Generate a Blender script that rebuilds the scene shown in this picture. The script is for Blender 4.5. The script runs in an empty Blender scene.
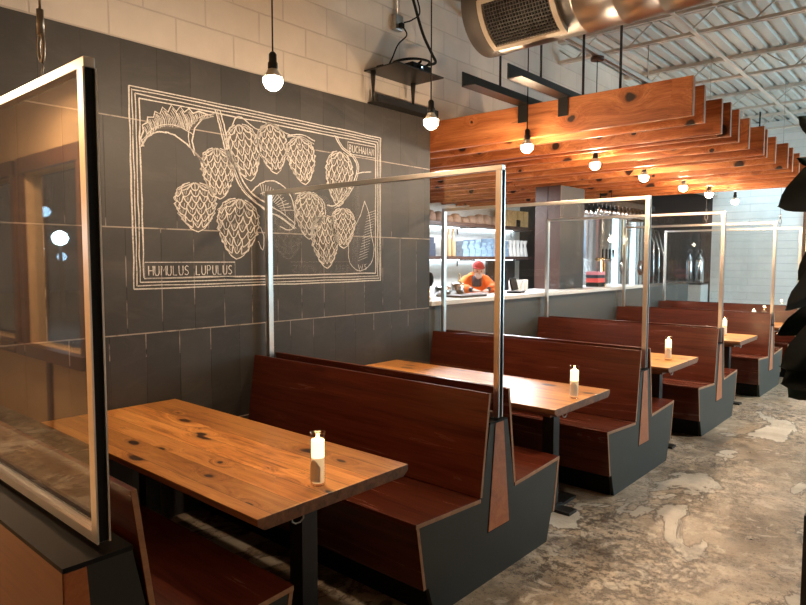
import bpy, bmesh, math, random
from mathutils import Vector, Matrix
random.seed(7)
S = bpy.context.scene
C = S.collection
PI = math.pi

# ------------------------------------------------------------------ camera
CAMP = (3.557, -2.6273, 1.5726)
yaw, pitch, roll = 0.7194, -0.068, 0.0016
F = Vector((-math.sin(yaw)*math.cos(pitch), math.cos(yaw)*math.cos(pitch), math.sin(pitch)))
R0 = Vector((math.cos(yaw), math.sin(yaw), 0)); U0 = R0.cross(F)
Rv = math.cos(roll)*R0 + math.sin(roll)*U0
Uv = -math.sin(roll)*R0 + math.cos(roll)*U0
cd = bpy.data.cameras.new('camera'); cam = bpy.data.objects.new('camera', cd); C.objects.link(cam)
M = Matrix((( Rv.x, Uv.x, -F.x, CAMP[0]), (Rv.y, Uv.y, -F.y, CAMP[1]), (Rv.z, Uv.z, -F.z, CAMP[2]), (0, 0, 0, 1)))
cam.matrix_world = M
cd.sensor_width = 36; cd.lens = 636.1/806*36; cd.clip_start = 0.02; cd.clip_end = 200
S.camera = cam
# ------------------------------------------------------------------ world, exposure, lights
w = bpy.data.worlds.new('night_sky'); S.world = w; w.use_nodes = True
w.node_tree.nodes['Background'].inputs[0].default_value = (0.05, 0.09, 0.16, 1)
w.node_tree.nodes['Background'].inputs[1].default_value = 0.25
S.view_settings.view_transform = 'Standard'; S.view_settings.look = 'None'
S.view_settings.gamma = 1; S.view_settings.exposure = 0.0
S.view_settings.use_curve_mapping = False
try:
    S.cycles.use_denoising = True
    S.cycles.max_bounces = 8; S.cycles.glossy_bounces = 4; S.cycles.transparent_max_bounces = 24
    S.cycles.caustics_reflective = False; S.cycles.caustics_refractive = False
    S.cycles.sample_clamp_indirect = 4
except Exception:
    pass

BULB = 680.0          # radiance of the pendant bulbs
def area(name, loc, rot, size, energy, col, sy=None):
    l = bpy.data.lights.new(name, 'AREA'); l.energy = energy; l.color = col; l.size = size
    if sy: l.shape = 'RECTANGLE'; l.size_y = sy
    o = bpy.data.objects.new(name, l); o.location = loc; o.rotation_euler = rot; C.objects.link(o); return o
def spot(name, loc, target, energy, col, ang=70, blend=.6, rad=.05):
    l = bpy.data.lights.new(name, 'SPOT'); l.energy = energy; l.color = col; l.spot_size = math.radians(ang); l.spot_blend = blend; l.shadow_soft_size = rad
    o = bpy.data.objects.new(name, l); o.location = loc
    o.rotation_euler = (Vector(target)-Vector(loc)).to_track_quat('-Z', 'Y').to_euler(); C.objects.link(o); return o
WARM = (1.0, 0.66, 0.38); COOL = (0.62, 0.88, 1.0); NEUT = (1.0, 0.86, 0.70)
# daylight-coloured light through the window of the right wall, far end
area('window_daylight', (6.3, 7.4, 1.9), (0, PI/2, 0), 2.0, 330, COOL, 4.0)
# added fill spots brightening the far wall (their housings are built below)
WALL_FILL = [(0.9, 9.5, 3.55), (2.6, 9.5, 3.55), (4.3, 9.5, 3.55)]
for p in WALL_FILL: spot('far_wall_fill', p, (p[0], 10.6, 1.7), 105, COOL, 110, .8)
AISLE_FILL = [(3.1, 0.9, 3.6), (3.1, 3.2, 3.6), (3.1, 5.4, 3.6)]  # added fill spots that brighten the aisle floor
for p, t in zip(AISLE_FILL, [(3.0, 1.1, 0.0, 330), (2.5, 2.8, 0., 330), (2.2, 5.4, 0., 380)]): spot('aisle_fill', p, t[:3], t[3], NEUT, 66, .8)
area('front_room_fill', (-1.9, -2.7, 2.95), (0, 0, 0), .5, 150, WARM)  # added fill to brighten the tan front wall, no fixture built
for p in ((-1.5, 3.6, 2.50), (-1.7, 6.2, 2.50)): area('bar_ceiling_light', p, (0, 0, 0), .5, 170, (.96, .97, 1.0), 1.4)

# ------------------------------------------------------------------ materials
def N(nt, t, **kw):
    n = nt.nodes.new(t)
    for k, v in kw.items():
        if k in n.inputs: n.inputs[k].default_value = v
        else: setattr(n, k, v)
    return n
def newmat(name):
    m = bpy.data.materials.new(name); m.use_nodes = True; nt = m.node_tree
    return m, nt, nt.nodes['Principled BSDF']
def L(nt, a, b): nt.links.new(a, b)
def mathn(nt, op, a, b=None):
    n = nt.nodes.new('ShaderNodeMath'); n.operation = op
    for i, v in enumerate((a, b)):
        if v is None: continue
        if hasattr(v, 'links'): nt.links.new(v, n.inputs[i])
        else: n.inputs[i].default_value = v
    return n.outputs[0]
def ramp(nt, src, stops):
    r = nt.nodes.new('ShaderNodeValToRGB'); nt.links.new(src, r.inputs[0])
    e = r.color_ramp.elements
    while len(e) < len(stops): e.new(.5)
    for i, (p, c) in enumerate(stops):
        e[i].position = p; e[i].color = (*c, 1) if len(c) == 3 else c
    return r.outputs[0]
def mixc(nt, fac, a, b, mode='MIX'):
    n = nt.nodes.new('ShaderNodeMix'); n.data_type = 'RGBA'; n.blend_type = mode
    for i, v in ((0, fac), (6, a), (7, b)):
        if hasattr(v, 'links'): nt.links.new(v, n.inputs[i])
        elif i == 0: n.inputs[0].default_value = v
        else: n.inputs[i].default_value = (*v, 1)
    return n.outputs[2]
def coords(nt, scale=(1, 1, 1), rand=False, loc=(0, 0, 0)):
    tc = nt.nodes.new('ShaderNodeTexCoord'); mp = nt.nodes.new('ShaderNodeMapping')
    mp.inputs['Scale'].default_value = scale; mp.inputs['Location'].default_value = loc
    if rand:
        oi = nt.nodes.new('ShaderNodeObjectInfo'); va = nt.nodes.new('ShaderNodeVectorMath'); va.operation = 'MULTIPLY_ADD'
        cb = nt.nodes.new('ShaderNodeCombineXYZ')
        for k in range(3): nt.links.new(oi.outputs['Random'], cb.inputs[k])
        nt.links.new(cb.outputs[0], va.inputs[0]); va.inputs[1].default_value = (37, 19, 53); nt.links.new(tc.outputs['Object'], va.inputs[2])
        nt.links.new(va.outputs[0], mp.inputs[0])
    else: nt.links.new(tc.outputs['Object'], mp.inputs[0])
    return mp.outputs[0]
def noise(nt, vec, scale, detail=4, rough=.55, dist=0):
    n = nt.nodes.new('ShaderNodeTexNoise'); n.inputs['Scale'].default_value = scale; n.inputs['Detail'].default_value = detail
    n.inputs['Roughness'].default_value = rough; n.inputs['Distortion'].default_value = dist
    nt.links.new(vec, n.inputs['Vector']); return n.outputs['Fac']
def plain(name, col, rough=.5, metal=0, spec=.5, bump=0, vary=.12, sc=9, coat=0):
    m, nt, b = newmat(name)
    v = coords(nt)
    f = noise(nt, v, sc)
    c = mixc(nt, f, tuple(x*(1-vary) for x in col), tuple(min(1, x*(1+vary)) for x in col))
    L(nt, c, b.inputs['Base Color']); b.inputs['Roughness'].default_value = rough; b.inputs['Metallic'].default_value = metal
    b.inputs['Specular IOR Level'].default_value = spec; b.inputs['Coat Weight'].default_value = coat
    if bump:
        bp = nt.nodes.new('ShaderNodeBump'); bp.inputs['Strength'].default_value = bump; bp.inputs['Distance'].default_value = .01
        L(nt, noise(nt, v, sc*8), bp.inputs['Height']); L(nt, bp.outputs[0], b.inputs['Normal'])
    return m
def emis(name, col, st):
    m, nt, b = newmat(name)
    b.inputs['Base Color'].default_value = (*col, 1); b.inputs['Emission Color'].default_value = (*col, 1); b.inputs['Emission Strength'].default_value = st
    return m
def woodmat(name, dark, mid, light, planks=0, plank_axis=1, knots=.0, rough=.35, grain=1.0, coat=0, knot_sc=3.2, rand=True, kax=1, kx=.5, crack=0):
    """grain runs along object X"""
    m, nt, b = newmat(name)
    v = coords(nt, rand=rand)
    sep = nt.nodes.new('ShaderNodeSeparateXYZ'); L(nt, v, sep.inputs[0])
    vec = v; shade = None
    if planks:
        fl = mathn(nt, 'FLOOR', mathn(nt, 'DIVIDE', sep.outputs[plank_axis], planks))
        wn = nt.nodes.new('ShaderNodeTexWhiteNoise'); wn.noise_dimensions = '1D'; L(nt, fl, wn.inputs['W'])
        shade = wn.outputs['Value']
        add = nt.nodes.new('ShaderNodeVectorMath'); add.operation = 'MULTIPLY_ADD'; L(nt, wn.outputs['Color'], add.inputs[0]); add.inputs[1].default_value = (9, 7, 5); L(nt, v, add.inputs[2])
        vec = add.outputs[0]
    if knots:
        mk = nt.nodes.new('ShaderNodeMapping'); mk.inputs['Scale'].default_value = (kx, 1, 1); L(nt, vec, mk.inputs[0])
        nd = nt.nodes.new('ShaderNodeTexNoise'); nd.inputs['Scale'].default_value = 9; nd.inputs['Detail'].default_value = 3; L(nt, mk.outputs[0], nd.inputs['Vector'])
        ad = nt.nodes.new('ShaderNodeVectorMath'); ad.operation = 'MULTIPLY_ADD'; L(nt, nd.outputs['Color'], ad.inputs[0]); ad.inputs[1].default_value = (.05, .05, .05); L(nt, mk.outputs[0], ad.inputs[2])
        ks = nt.nodes.new('ShaderNodeSeparateXYZ'); L(nt, ad.outputs[0], ks.inputs[0]); kc = nt.nodes.new('ShaderNodeCombineXYZ'); L(nt, ks.outputs[0], kc.inputs[0]); L(nt, ks.outputs[kax], kc.inputs[1])
        vo = nt.nodes.new('ShaderNodeTexVoronoi'); vo.voronoi_dimensions = '2D'; vo.inputs['Scale'].default_value = knot_sc; L(nt, kc.outputs[0], vo.inputs['Vector'])
        kr = nt.nodes.new('ShaderNodeSeparateColor'); L(nt, vo.outputs['Color'], kr.inputs[0])
        d = mathn(nt, 'DIVIDE', vo.outputs['Distance'], mathn(nt, 'ADD', mathn(nt, 'MULTIPLY', kr.outputs[0], 1.2), .05))
        bend = mathn(nt, 'MULTIPLY', mathn(nt, 'EXPONENT', mathn(nt, 'MULTIPLY', d, -4.5)), .16)
        bc = nt.nodes.new('ShaderNodeCombineXYZ'); L(nt, bend, bc.inputs[1]); L(nt, bend, bc.inputs[2])
        bv = nt.nodes.new('ShaderNodeVectorMath'); bv.operation = 'ADD'; L(nt, vec, bv.inputs[0]); L(nt, bc.outputs[0], bv.inputs[1]); vec = bv.outputs[0]
    mp = nt.nodes.new('ShaderNodeMapping'); mp.inputs['Scale'].default_value = (.9*grain, 13*grain, 13*grain); L(nt, vec, mp.inputs[0])
    g1 = noise(nt, mp.outputs[0], 1.4, 6, .62, .9)
    mp2 = nt.nodes.new('ShaderNodeMapping'); mp2.inputs['Scale'].default_value = (3, 90, 90); L(nt, vec, mp2.inputs[0])
    g2 = noise(nt, mp2.outputs[0], 1.5, 3, .5)
    g = mathn(nt, 'ADD', mathn(nt, 'MULTIPLY', g1, .75), mathn(nt, 'MULTIPLY', g2, .25))
    c = ramp(nt, g, [(.30, dark), (.47, mid), (.68, light)])
    if shade is not None:
        hs = nt.nodes.new('ShaderNodeHueSaturation'); L(nt, c, hs.inputs['Color'])
        L(nt, mathn(nt, 'ADD', mathn(nt, 'MULTIPLY', shade, .55), .72), hs.inputs['Value']); c = hs.outputs[0]
        fr = mathn(nt, 'FRACT', mathn(nt, 'DIVIDE', sep.outputs[plank_axis], planks))
        ln = mathn(nt, 'LESS_THAN', fr, .022)
        c = mixc(nt, mathn(nt, 'MULTIPLY', ln, .7), c, tuple(x*.25 for x in dark))
    if knots:
        kf = ramp(nt, d, [(0.0, (1, 1, 1)), (knots, (1, 1, 1)), (knots*1.55, (0, 0, 0))])
        halo = ramp(nt, d, [(0.0, (.55, .55, .55)), (knots*3.2, (0, 0, 0))])
        c = mixc(nt, halo, c, tuple(x*.75 for x in dark)); c = mixc(nt, kf, c, tuple(x*.14 for x in dark))
    if crack:
        mc = nt.nodes.new('ShaderNodeMapping'); mc.inputs['Scale'].default_value = (1.1, 9, 9); L(nt, vec, mc.inputs[0])
        cf = noise(nt, mc.outputs[0], 2.3, 7, .72, 1.6)
        c = mixc(nt, ramp(nt, cf, [(.33, (crack, crack, crack)), (.385, (0, 0, 0))]), c, tuple(x*.3 for x in dark))
    L(nt, c, b.inputs['Base Color'])
    rr = mathn(nt, 'ADD', mathn(nt, 'MULTIPLY', g1, .18), rough-.09); L(nt, rr, b.inputs['Roughness'])
    b.inputs['Coat Weight'].default_value = coat; b.inputs['Coat Roughness'].default_value = .28
    bp = nt.nodes.new('ShaderNodeBump'); bp.inputs['Strength'].default_value = .12; bp.inputs['Distance'].default_value = .004; L(nt, g, bp.inputs['Height']); L(nt, bp.outputs[0], b.inputs['Normal'])
    return m

MAT = {}
MAT['pine'] = woodmat('reclaimed_pine', (.24, .065, .012), (.64, .25, .052), (.88, .44, .13), planks=.118, knots=.085, rough=.33, coat=.22, knot_sc=5.0, crack=.85)
MAT['pine_edge'] = woodmat('pine_edge', (.05, .02, .008), (.16, .06, .02), (.28, .12, .04), rough=.5)
MAT['cedar'] = woodmat('cedar_beam', (.18, .042, .012), (.48, .145, .040), (.78, .32, .12), knots=.095, rough=.5, grain=.55, knot_sc=3.0, kax=2, kx=.85, crack=.45)
MAT['mahog'] = woodmat('red_mahogany_ply', (.052, .0085, .0045), (.098, .0185, .0080), (.150, .034, .014), rough=.25, grain=.9, coat=.25)
MAT['edge'] = woodmat('ply_edge', (.25, .11, .05), (.38, .19, .09), (.48, .26, .13), rough=.45)
MAT['wedge'] = woodmat('wedge_inlay', (.30, .08, .025), (.42, .13, .045), (.52, .19, .07), rough=.35, grain=.8)
MAT['brownpanel'] = woodmat('brown_veneer', (.15, .055, .018), (.22, .085, .028), (.28, .12, .04), rough=.4)
MAT['darkgrey'] = plain('charcoal_laminate', (.034, .037, .033), .45, spec=.32)
MAT['black'] = plain('black_paint', (.008, .008, .008), .6, spec=.2)
MAT['steel_black'] = plain('black_steel', (.02, .019, .018), .4, metal=.3)
MAT['alu'] = plain('brushed_aluminium', (.78, .76, .73), .28, metal=1, vary=.08, sc=30)
MAT['galv'] = plain('galvanised_duct', (.50, .48, .45), .33, metal=1, vary=.18, sc=5)
MAT['ductgrey'] = plain('duct_end_grey', (.12, .115, .11), .5, metal=.3)
MAT['ductframe'] = plain('grille_frame_paint', (.62, .55, .46), .4)
MAT['white'] = plain('white_paint', (.78, .76, .72), .5)
MAT['steelpaint'] = plain('joist_paint', (.62, .58, .52), .5)
MAT['deck'] = plain('roof_deck_paint', (.54, .55, .52), .55, vary=.06)
MAT['counter'] = plain('white_stone_top', (.80, .82, .82), .25)
MAT['barfront'] = plain('bar_front_grey', (.095, .105, .105), .5)
MAT['stainless'] = plain('stainless_steel', (.62, .64, .66), .16, metal=1, vary=.05)
MAT['copper'] = plain('brass_metal', (.75, .52, .25), .25, metal=1)
MAT['columngrey'] = plain('column_grey', (.030, .030, .033), .6)
MAT['columnbrown'] = plain('column_brown', (.055, .026, .020), .45)
MAT['wallwhite'] = plain('painted_wall', (.70, .70, .68), .6)
MAT['tan'] = plain('tan_wall_paint', (.55, .36, .19), .6)
MAT['darkwall'] = plain('dark_back_wall', (.045, .042, .042), .5)
MAT['brownframe'] = woodmat('window_wood', (.05, .02, .01), (.09, .035, .018), (.14, .06, .03), rough=.4)
MAT['wax'] = None
MAT['wire'] = plain('steel_wire', (.35, .33, .30), .35, metal=.9)
MAT['leaf'] = plain('dark_leaf', (.010, .016, .010), .28, vary=.3, sc=14)
MAT['stem'] = plain('plant_stem', (.05, .035, .02), .6)
MAT['pot'] = plain('black_planter', (.012, .012, .012), .4)
MAT['cup'] = plain('white_paper', (.82, .82, .80), .5)
MAT['chalk'] = None

def mk_chalk():
    m, nt, b = newmat('chalk_line')
    f = noise(nt, coords(nt), 85, 5, .8)
    L(nt, ramp(nt, f, [(.34, (.24, .22, .20)), (.48, (.70, .68, .65)), (.72, (.90, .88, .85))]), b.inputs['Base Color']); b.inputs['Roughness'].default_value = .9
    return m
MAT['chalk'] = mk_chalk(); MAT['smudge'] = plain('rubbed_chalk', (.105, .098, .09), .9, vary=.45, sc=12)
def mk_glass(name, tint=(.97, .98, .98), ior=1.5):
    m = bpy.data.materials.new(name); m.use_nodes = True; nt = m.node_tree; nt.nodes.clear()
    out = nt.nodes.new('ShaderNodeOutputMaterial'); mx = nt.nodes.new('ShaderNodeMixShader')
    tr = nt.nodes.new('ShaderNodeBsdfTransparent'); tr.inputs[0].default_value = (*tint, 1)
    gl = nt.nodes.new('ShaderNodeBsdfGlossy'); gl.inputs['Roughness'].default_value = .015
    fr = nt.nodes.new('ShaderNodeFresnel'); 
    ge = nt.nodes.new('ShaderNodeNewGeometry')     # same reflectance on the entry and the exit face of the thin sheet
    L(nt, mathn(nt, 'ADD', mathn(nt, 'MULTIPLY', ge.outputs['Backfacing'], 1/ior-ior), ior), fr.inputs[0])
    L(nt, fr.outputs[0], mx.inputs[0]); L(nt, tr.outputs[0], mx.inputs[1]); L(nt, gl.outputs[0], mx.inputs[2]); L(nt, mx.outputs[0], out.inputs[0])
    return m
MAT['glass'] = mk_glass('clear_acrylic'); MAT['windowglass'] = mk_glass('window_glass')
MAT['jar'] = mk_glass('jar_glass', (.96, .95, .93), 1.35)
MAT['bulb'] = emis('lit_bulb', (1.0, .70, .44), BULB)
MAT['flame'] = emis('candle_flame', (1.0, .62, .25), 60)
MAT['led'] = emis('led_strip', (.80, .92, 1.0), 14)
MAT['ledwarm'] = emis('warm_lamp', (1.0, .85, .62), 40)
MAT['streetcool'] = emis('street_lamp_glow', (.55, .85, 1.0), 60)
MAT['blueled'] = emis('blue_led', (.4, .7, 1.0), 6)
def mk_wax():
    m, nt, b = newmat('candle_wax')
    b.inputs['Base Color'].default_value = (.85, .74, .55, 1); b.inputs['Roughness'].default_value = .5
    b.inputs['Subsurface Weight'].default_value = .6; b.inputs['Subsurface Radius'].default_value = (.05, .03, .015)
    b.inputs['Emission Color'].default_value = (1, .66, .34, 1); b.inputs['Emission Strength'].default_value = .65  # flame light in the lower wax, put in as weak emission
    return m
MAT['wax'] = mk_wax()
MAT['waxglow'] = emis('flame_glow_wax', (1.0, .80, .50), 2.2)  # flame light soaking the upper wax, put in as stronger emission
MAT['bulbtop'] = plain('bulb_base_plastic', (.75, .70, .62), .5)

def mk_tile():
    m, nt, b = newmat('slate_tile')
    tc = nt.nodes.new('ShaderNodeTexCoord'); sp = nt.nodes.new('ShaderNodeSeparateXYZ'); L(nt, tc.outputs['Object'], sp.inputs[0])
    cb = nt.nodes.new('ShaderNodeCombineXYZ'); L(nt, mathn(nt, 'ADD', sp.outputs[1], 10.107), cb.inputs[0]); L(nt, mathn(nt, 'ADD', sp.outputs[2], .69), cb.inputs[1])
    br = nt.nodes.new('ShaderNodeTexBrick'); L(nt, cb.outputs[0], br.inputs['Vector'])
    br.inputs['Scale'].default_value = 1; br.inputs['Brick Width'].default_value = .213; br.inputs['Row Height'].default_value = .61
    br.inputs['Mortar Size'].default_value = .0035; br.inputs['Mortar Smooth'].default_value = .3; br.offset = .5; br.offset_frequency = 2
    br.inputs['Color1'].default_value = (.036, .036, .036, 1); br.inputs['Color2'].default_value = (.052, .051, .050, 1); br.inputs['Mortar'].default_value = (.022, .020, .019, 1)
    n1 = noise(nt, tc.outputs['Object'], 2.2, 6, .65)
    c = mixc(nt, .8, br.outputs['Color'], ramp(nt, n1, [(.3, (.75, .75, .75)), (.7, (1.35, 1.3, 1.25))]), 'MULTIPLY')
    # pale chalky joint lines along the courses
    zf = mathn(nt, 'FRACT', mathn(nt, 'DIVIDE', mathn(nt, 'ADD', sp.outputs[2], .69), .61))
    ln = mathn(nt, 'ADD', mathn(nt, 'LESS_THAN', zf, .006), mathn(nt, 'GREATER_THAN', zf, .994))
    n2 = ramp(nt, noise(nt, tc.outputs['Object'], 9, 4, .7), [(.30, (0, 0, 0)), (.5, (.95, .95, .95))])
    c = mixc(nt, mathn(nt, 'MULTIPLY', ln, n2), c, (.42, .37, .32))
    ch = mathn(nt, 'MULTIPLY', mathn(nt, 'GREATER_THAN', br.outputs['Fac'], .6), ramp(nt, noise(nt, tc.outputs['Object'], 3.1, 4, .7), [(.46, (0, 0, 0)), (.56, (.8, .8, .8))]))
    band = mathn(nt, 'ADD', mathn(nt, 'MULTIPLY', mathn(nt, 'LESS_THAN', mathn(nt, 'ABSOLUTE', mathn(nt, 'SUBTRACT', sp.outputs[2], 1.40)), .40), .9), .10)
    c = mixc(nt, mathn(nt, 'MULTIPLY', ch, band), c, (.34, .30, .26))
    # chalk dust smears
    sm = ramp(nt, noise(nt, coords(nt, (1, .8, 2.2)), 1.3, 6, .75, 1.5), [(.50, (0, 0, 0)), (.8, (.22, .22, .22))])
    c = mixc(nt, sm, c, (.20, .18, .165))
    L(nt, c, b.inputs['Base Color'])
    L(nt, mathn(nt, 'ADD', mathn(nt, 'MULTIPLY', n1, .3), .42), b.inputs['Roughness'])
    bp = nt.nodes.new('ShaderNodeBump'); bp.inputs['Strength'].default_value = .5; bp.inputs['Distance'].default_value = .004
    h = mathn(nt, 'SUBTRACT', mathn(nt, 'MULTIPLY', noise(nt, tc.outputs['Object'], 14, 6, .7), .5), br.outputs['Fac']); L(nt, h, bp.inputs['Height']); L(nt, bp.outputs[0], b.inputs['Normal'])
    return m
MAT['tile'] = mk_tile()
def mk_block(name, c1, c2, mort, ax=1, bw=.40, rh=.20, off=.5, loc=0., zo=.0, mortar=.006):
    m, nt, b = newmat(name)
    tc = nt.nodes.new('ShaderNodeTexCoord'); sp = nt.nodes.new('ShaderNodeSeparateXYZ'); L(nt, tc.outputs['Object'], sp.inputs[0])
    cb = nt.nodes.new('ShaderNodeCombineXYZ'); L(nt, mathn(nt, 'ADD', sp.outputs[ax], 20+loc), cb.inputs[0]); L(nt, mathn(nt, 'ADD', sp.outputs[2], zo), cb.inputs[1])
    br = nt.nodes.new('ShaderNodeTexBrick'); L(nt, cb.outputs[0], br.inputs['Vector']); br.inputs['Scale'].default_value = 1
    br.inputs['Brick Width'].default_value = bw; br.inputs['Row Height'].default_value = rh; br.inputs['Mortar Size'].default_value = mortar; br.offset = off
    br.inputs['Mortar Smooth'].default_value = .4
    br.inputs['Color1'].default_value = (*c1, 1); br.inputs['Color2'].default_value = (*c2, 1); br.inputs['Mortar'].default_value = (*mort, 1)
    n1 = noise(nt, tc.outputs['Object'], 3, 5, .6)
    L(nt, mixc(nt, .6, br.outputs['Color'], ramp(nt, n1, [(.3, (.86, .86, .86)), (.7, (1.1, 1.1, 1.1))]), 'MULTIPLY'), b.inputs['Base Color'])
    b.inputs['Roughness'].default_value = .65
    bp = nt.nodes.new('ShaderNodeBump'); bp.inputs['Strength'].default_value = .6; bp.inputs['Distance'].default_value = .006
    L(nt, mathn(nt, 'SUBTRACT', mathn(nt, 'MULTIPLY', noise(nt, tc.outputs['Object'], 60, 4, .7), .35), br.outputs['Fac']), bp.inputs['Height']); L(nt, bp.outputs[0], b.inputs['Normal'])
    return m
MAT['block'] = mk_block('painted_block', (.62, .56, .49), (.65, .59, .52), (.54, .48, .42))
MAT['farblock'] = mk_block('white_brick', (.72, .75, .75), (.75, .77, .77), (.58, .62, .64), ax=0, bw=3.1, rh=.137, off=.37)
def mk_floor():
    m, nt, b = newmat('worn_concrete')
    v = coords(nt)
    big = noise(nt, v, 1.1, 6, .65, .5); med = noise(nt, v, 4.5, 10, .78, .1); fine = noise(nt, v, 15, 10, .85, 0); spk = noise(nt, v, 42, 6, .85)
    c = ramp(nt, big, [(.30, (.15, .11, .072)), (.46, (.31, .245, .17)), (.64, (.48, .40, .31))])
    c = mixc(nt, .85, c, ramp(nt, med, [(.30, (.40, .36, .32)), (.5, (1, 1, 1)), (.70, (1.6, 1.52, 1.42))]), 'MULTIPLY')
    # pitted, flaking zones
    zone = ramp(nt, noise(nt, coords(nt, loc=(5, 2, 0)), 1.0, 4, .6, .6), [(.42, (0, 0, 0)), (.56, (1, 1, 1))])
    pit = ramp(nt, fine, [(.50, (0, 0, 0)), (.53, (.95, .95, .95))])
    c = mixc(nt, mathn(nt, 'MULTIPLY', pit, mathn(nt, 'ADD', mathn(nt, 'MULTIPLY', zone, .75), .15)), c, (.075, .050, .032))
    c = mixc(nt, ramp(nt, spk, [(.545, (0, 0, 0)), (.60, (.8, .8, .8))]), c, (.05, .037, .026))
    pale = ramp(nt, noise(nt, coords(nt, loc=(8, 4, 0)), 7, 8, .7, .6), [(.56, (0, 0, 0)), (.62, (.8, .8, .8))])
    c = mixc(nt, pale, c, (.50, .43, .34))
    # smoother skim patches with crisp flaked edges
    pt = noise(nt, coords(nt, (1.0, .55, 1), loc=(3.9, 1.2, 0)), 1.9, 9, .60, .55)
    pm = ramp(nt, pt, [(.575, (0, 0, 0)), (.587, (.9, .9, .9))])
    skim = ramp(nt, noise(nt, v, 3.1, 7, .7), [(.3, (.34, .30, .24)), (.5, (.46, .42, .35)), (.7, (.60, .56, .47))])
    c = mixc(nt, pm, c, skim)
    rim = ramp(nt, pt, [(.556, (0, 0, 0)), (.572, (.8, .8, .8)), (.586, (0, 0, 0))]); c = mixc(nt, rim, c, (.055, .040, .028))
    vo = nt.nodes.new('ShaderNodeTexVoronoi'); vo.inputs['Scale'].default_value = 8; L(nt, coords(nt, (1, .8, 1)), vo.inputs['Vector'])
    dm = mathn(nt, 'MULTIPLY', ramp(nt, vo.outputs['Distance'], [(.22, (1, 1, 1)), (.28, (0, 0, 0))]), ramp(nt, noise(nt, coords(nt, loc=(1.3, 0, 0)), .9, 2), [(.58, (0, 0, 0)), (.62, (.8, .8, .8))]))
    c = mixc(nt, dm, c, (.05, .038, .028))
    L(nt, c, b.inputs['Base Color'])
    L(nt, mathn(nt, 'ADD', mathn(nt, 'MULTIPLY', med, .55), .08), b.inputs['Roughness'])
    bp = nt.nodes.new('ShaderNodeBump'); bp.inputs['Strength'].default_value = .5; bp.inputs['Distance'].default_value = .006
    L(nt, mathn(nt, 'ADD', mathn(nt, 'SUBTRACT', 0, mathn(nt, 'MULTIPLY', pit, zone)), mathn(nt, 'MULTIPLY', pm, .5)), bp.inputs['Height']); L(nt, bp.outputs[0], b.inputs['Normal'])
    return m
MAT['floor'] = mk_floor()

# ------------------------------------------------------------------ mesh helpers
def box(bm, x0, x1, y0, y1, z0, z1, mi=0):
    vs = [bm.verts.new((x, y, z)) for x in (x0, x1) for y in (y0, y1) for z in (z0, z1)]
    fs = []
    for q in ((0, 1, 3, 2), (4, 6, 7, 5), (0, 4, 5, 1), (2, 3, 7, 6), (0, 2, 6, 4), (1, 5, 7, 3)):
        f = bm.faces.new([vs[i] for i in q]); f.material_index = mi; fs.append(f)
    return fs
def prism_yz(bm, poly, x0, x1, mi=0, cap=None):
    a = [bm.verts.new((x0, y, z)) for y, z in poly]; b = [bm.verts.new((x1, y, z)) for y, z in poly]
    n = len(poly)
    for i in range(n):
        f = bm.faces.new((a[i], a[(i+1) % n], b[(i+1) % n], b[i])); f.material_index = mi
    for l in (a[::-1], b):
        f = bm.faces.new(l); f.material_index = mi if cap is None else cap
def tube(bm, pts, r, seg=8, mi=0, cap=True, smooth=True):
    pts = [Vector(p) for p in pts]; rs = r if isinstance(r, (list, tuple)) else [r]*len(pts)
    rings = []; up = None
    for i, p in enumerate(pts):
        t = (pts[min(i+1, len(pts)-1)]-pts[max(i-1, 0)]).normalized()
        if up is None:
            up = Vector((0, 0, 1)) if abs(t.z) < .9 else Vector((1, 0, 0))
        s = t.cross(up).normalized(); u = s.cross(t).normalized(); up = u
        rings.append([bm.verts.new(p+rs[i]*(math.cos(2*PI*k/seg)*s+math.sin(2*PI*k/seg)*u)) for k in range(seg)])
    for a, b in zip(rings, rings[1:]):
        for k in range(seg):
            f = bm.faces.new((a[k], a[(k+1) % seg], b[(k+1) % seg], b[k])); f.material_index = mi; f.smooth = smooth
    if cap:
        for l in (rings[0][::-1], rings[-1]):
            f = bm.faces.new(l); f.material_index = mi
def lathe(bm, prof, loc=(0, 0, 0), seg=24, mi=0, axis='z', smooth=True):
    rings = []
    for r, h in prof:
        r = max(r, 1e-4); ring = []
        for k in range(seg):
            a = 2*PI*k/seg; c, s = r*math.cos(a), r*math.sin(a)
            p = (c, s, h) if axis == 'z' else (h, c, s)
            ring.append(bm.verts.new(Vector(p)+Vector(loc)))
        rings.append(ring)
    for a, b in zip(rings, rings[1:]):
        for k in range(seg):
            f = bm.faces.new((a[k], a[(k+1) % seg], b[(k+1) % seg], b[k])); f.material_index = mi; f.smooth = smooth
    f = bm.faces.new(rings[0][::-1]); f.material_index = mi; f = bm.faces.new(rings[-1]); f.material_index = mi
def obj(name, bm, mats, parent=None, loc=(0, 0, 0), bevel=0, rot=None):
    if not isinstance(bm, bmesh.types.BMesh):
        fn = bm; bm = bmesh.new(); fn(bm)
    bmesh.ops.recalc_face_normals(bm, faces=bm.faces)
    me = bpy.data.meshes.new(name); bm.to_mesh(me); bm.free()
    for m in (mats if isinstance(mats, (list, tuple)) else [mats]): me.materials.append(MAT[m] if isinstance(m, str) else m)
    o = bpy.data.objects.new(name, me); C.objects.link(o); o.location = loc
    if rot: o.rotation_euler = rot
    if parent: o.parent = parent
    if bevel:
        md = o.modifiers.new('bevel', 'BEVEL'); md.width = bevel; md.segments = 2; md.limit_method = 'ANGLE'
    return o
def bx(*a, mi=0):
    bm = bmesh.new(); box(bm, *a, mi=mi); return bm
def bxs(*lst):
    bm = bmesh.new()
    for a in lst: box(bm, *a)
    return bm
def tb(pts, r, seg=8):
    bm = bmesh.new(); tube(bm, pts, r, seg); return bm
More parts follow.
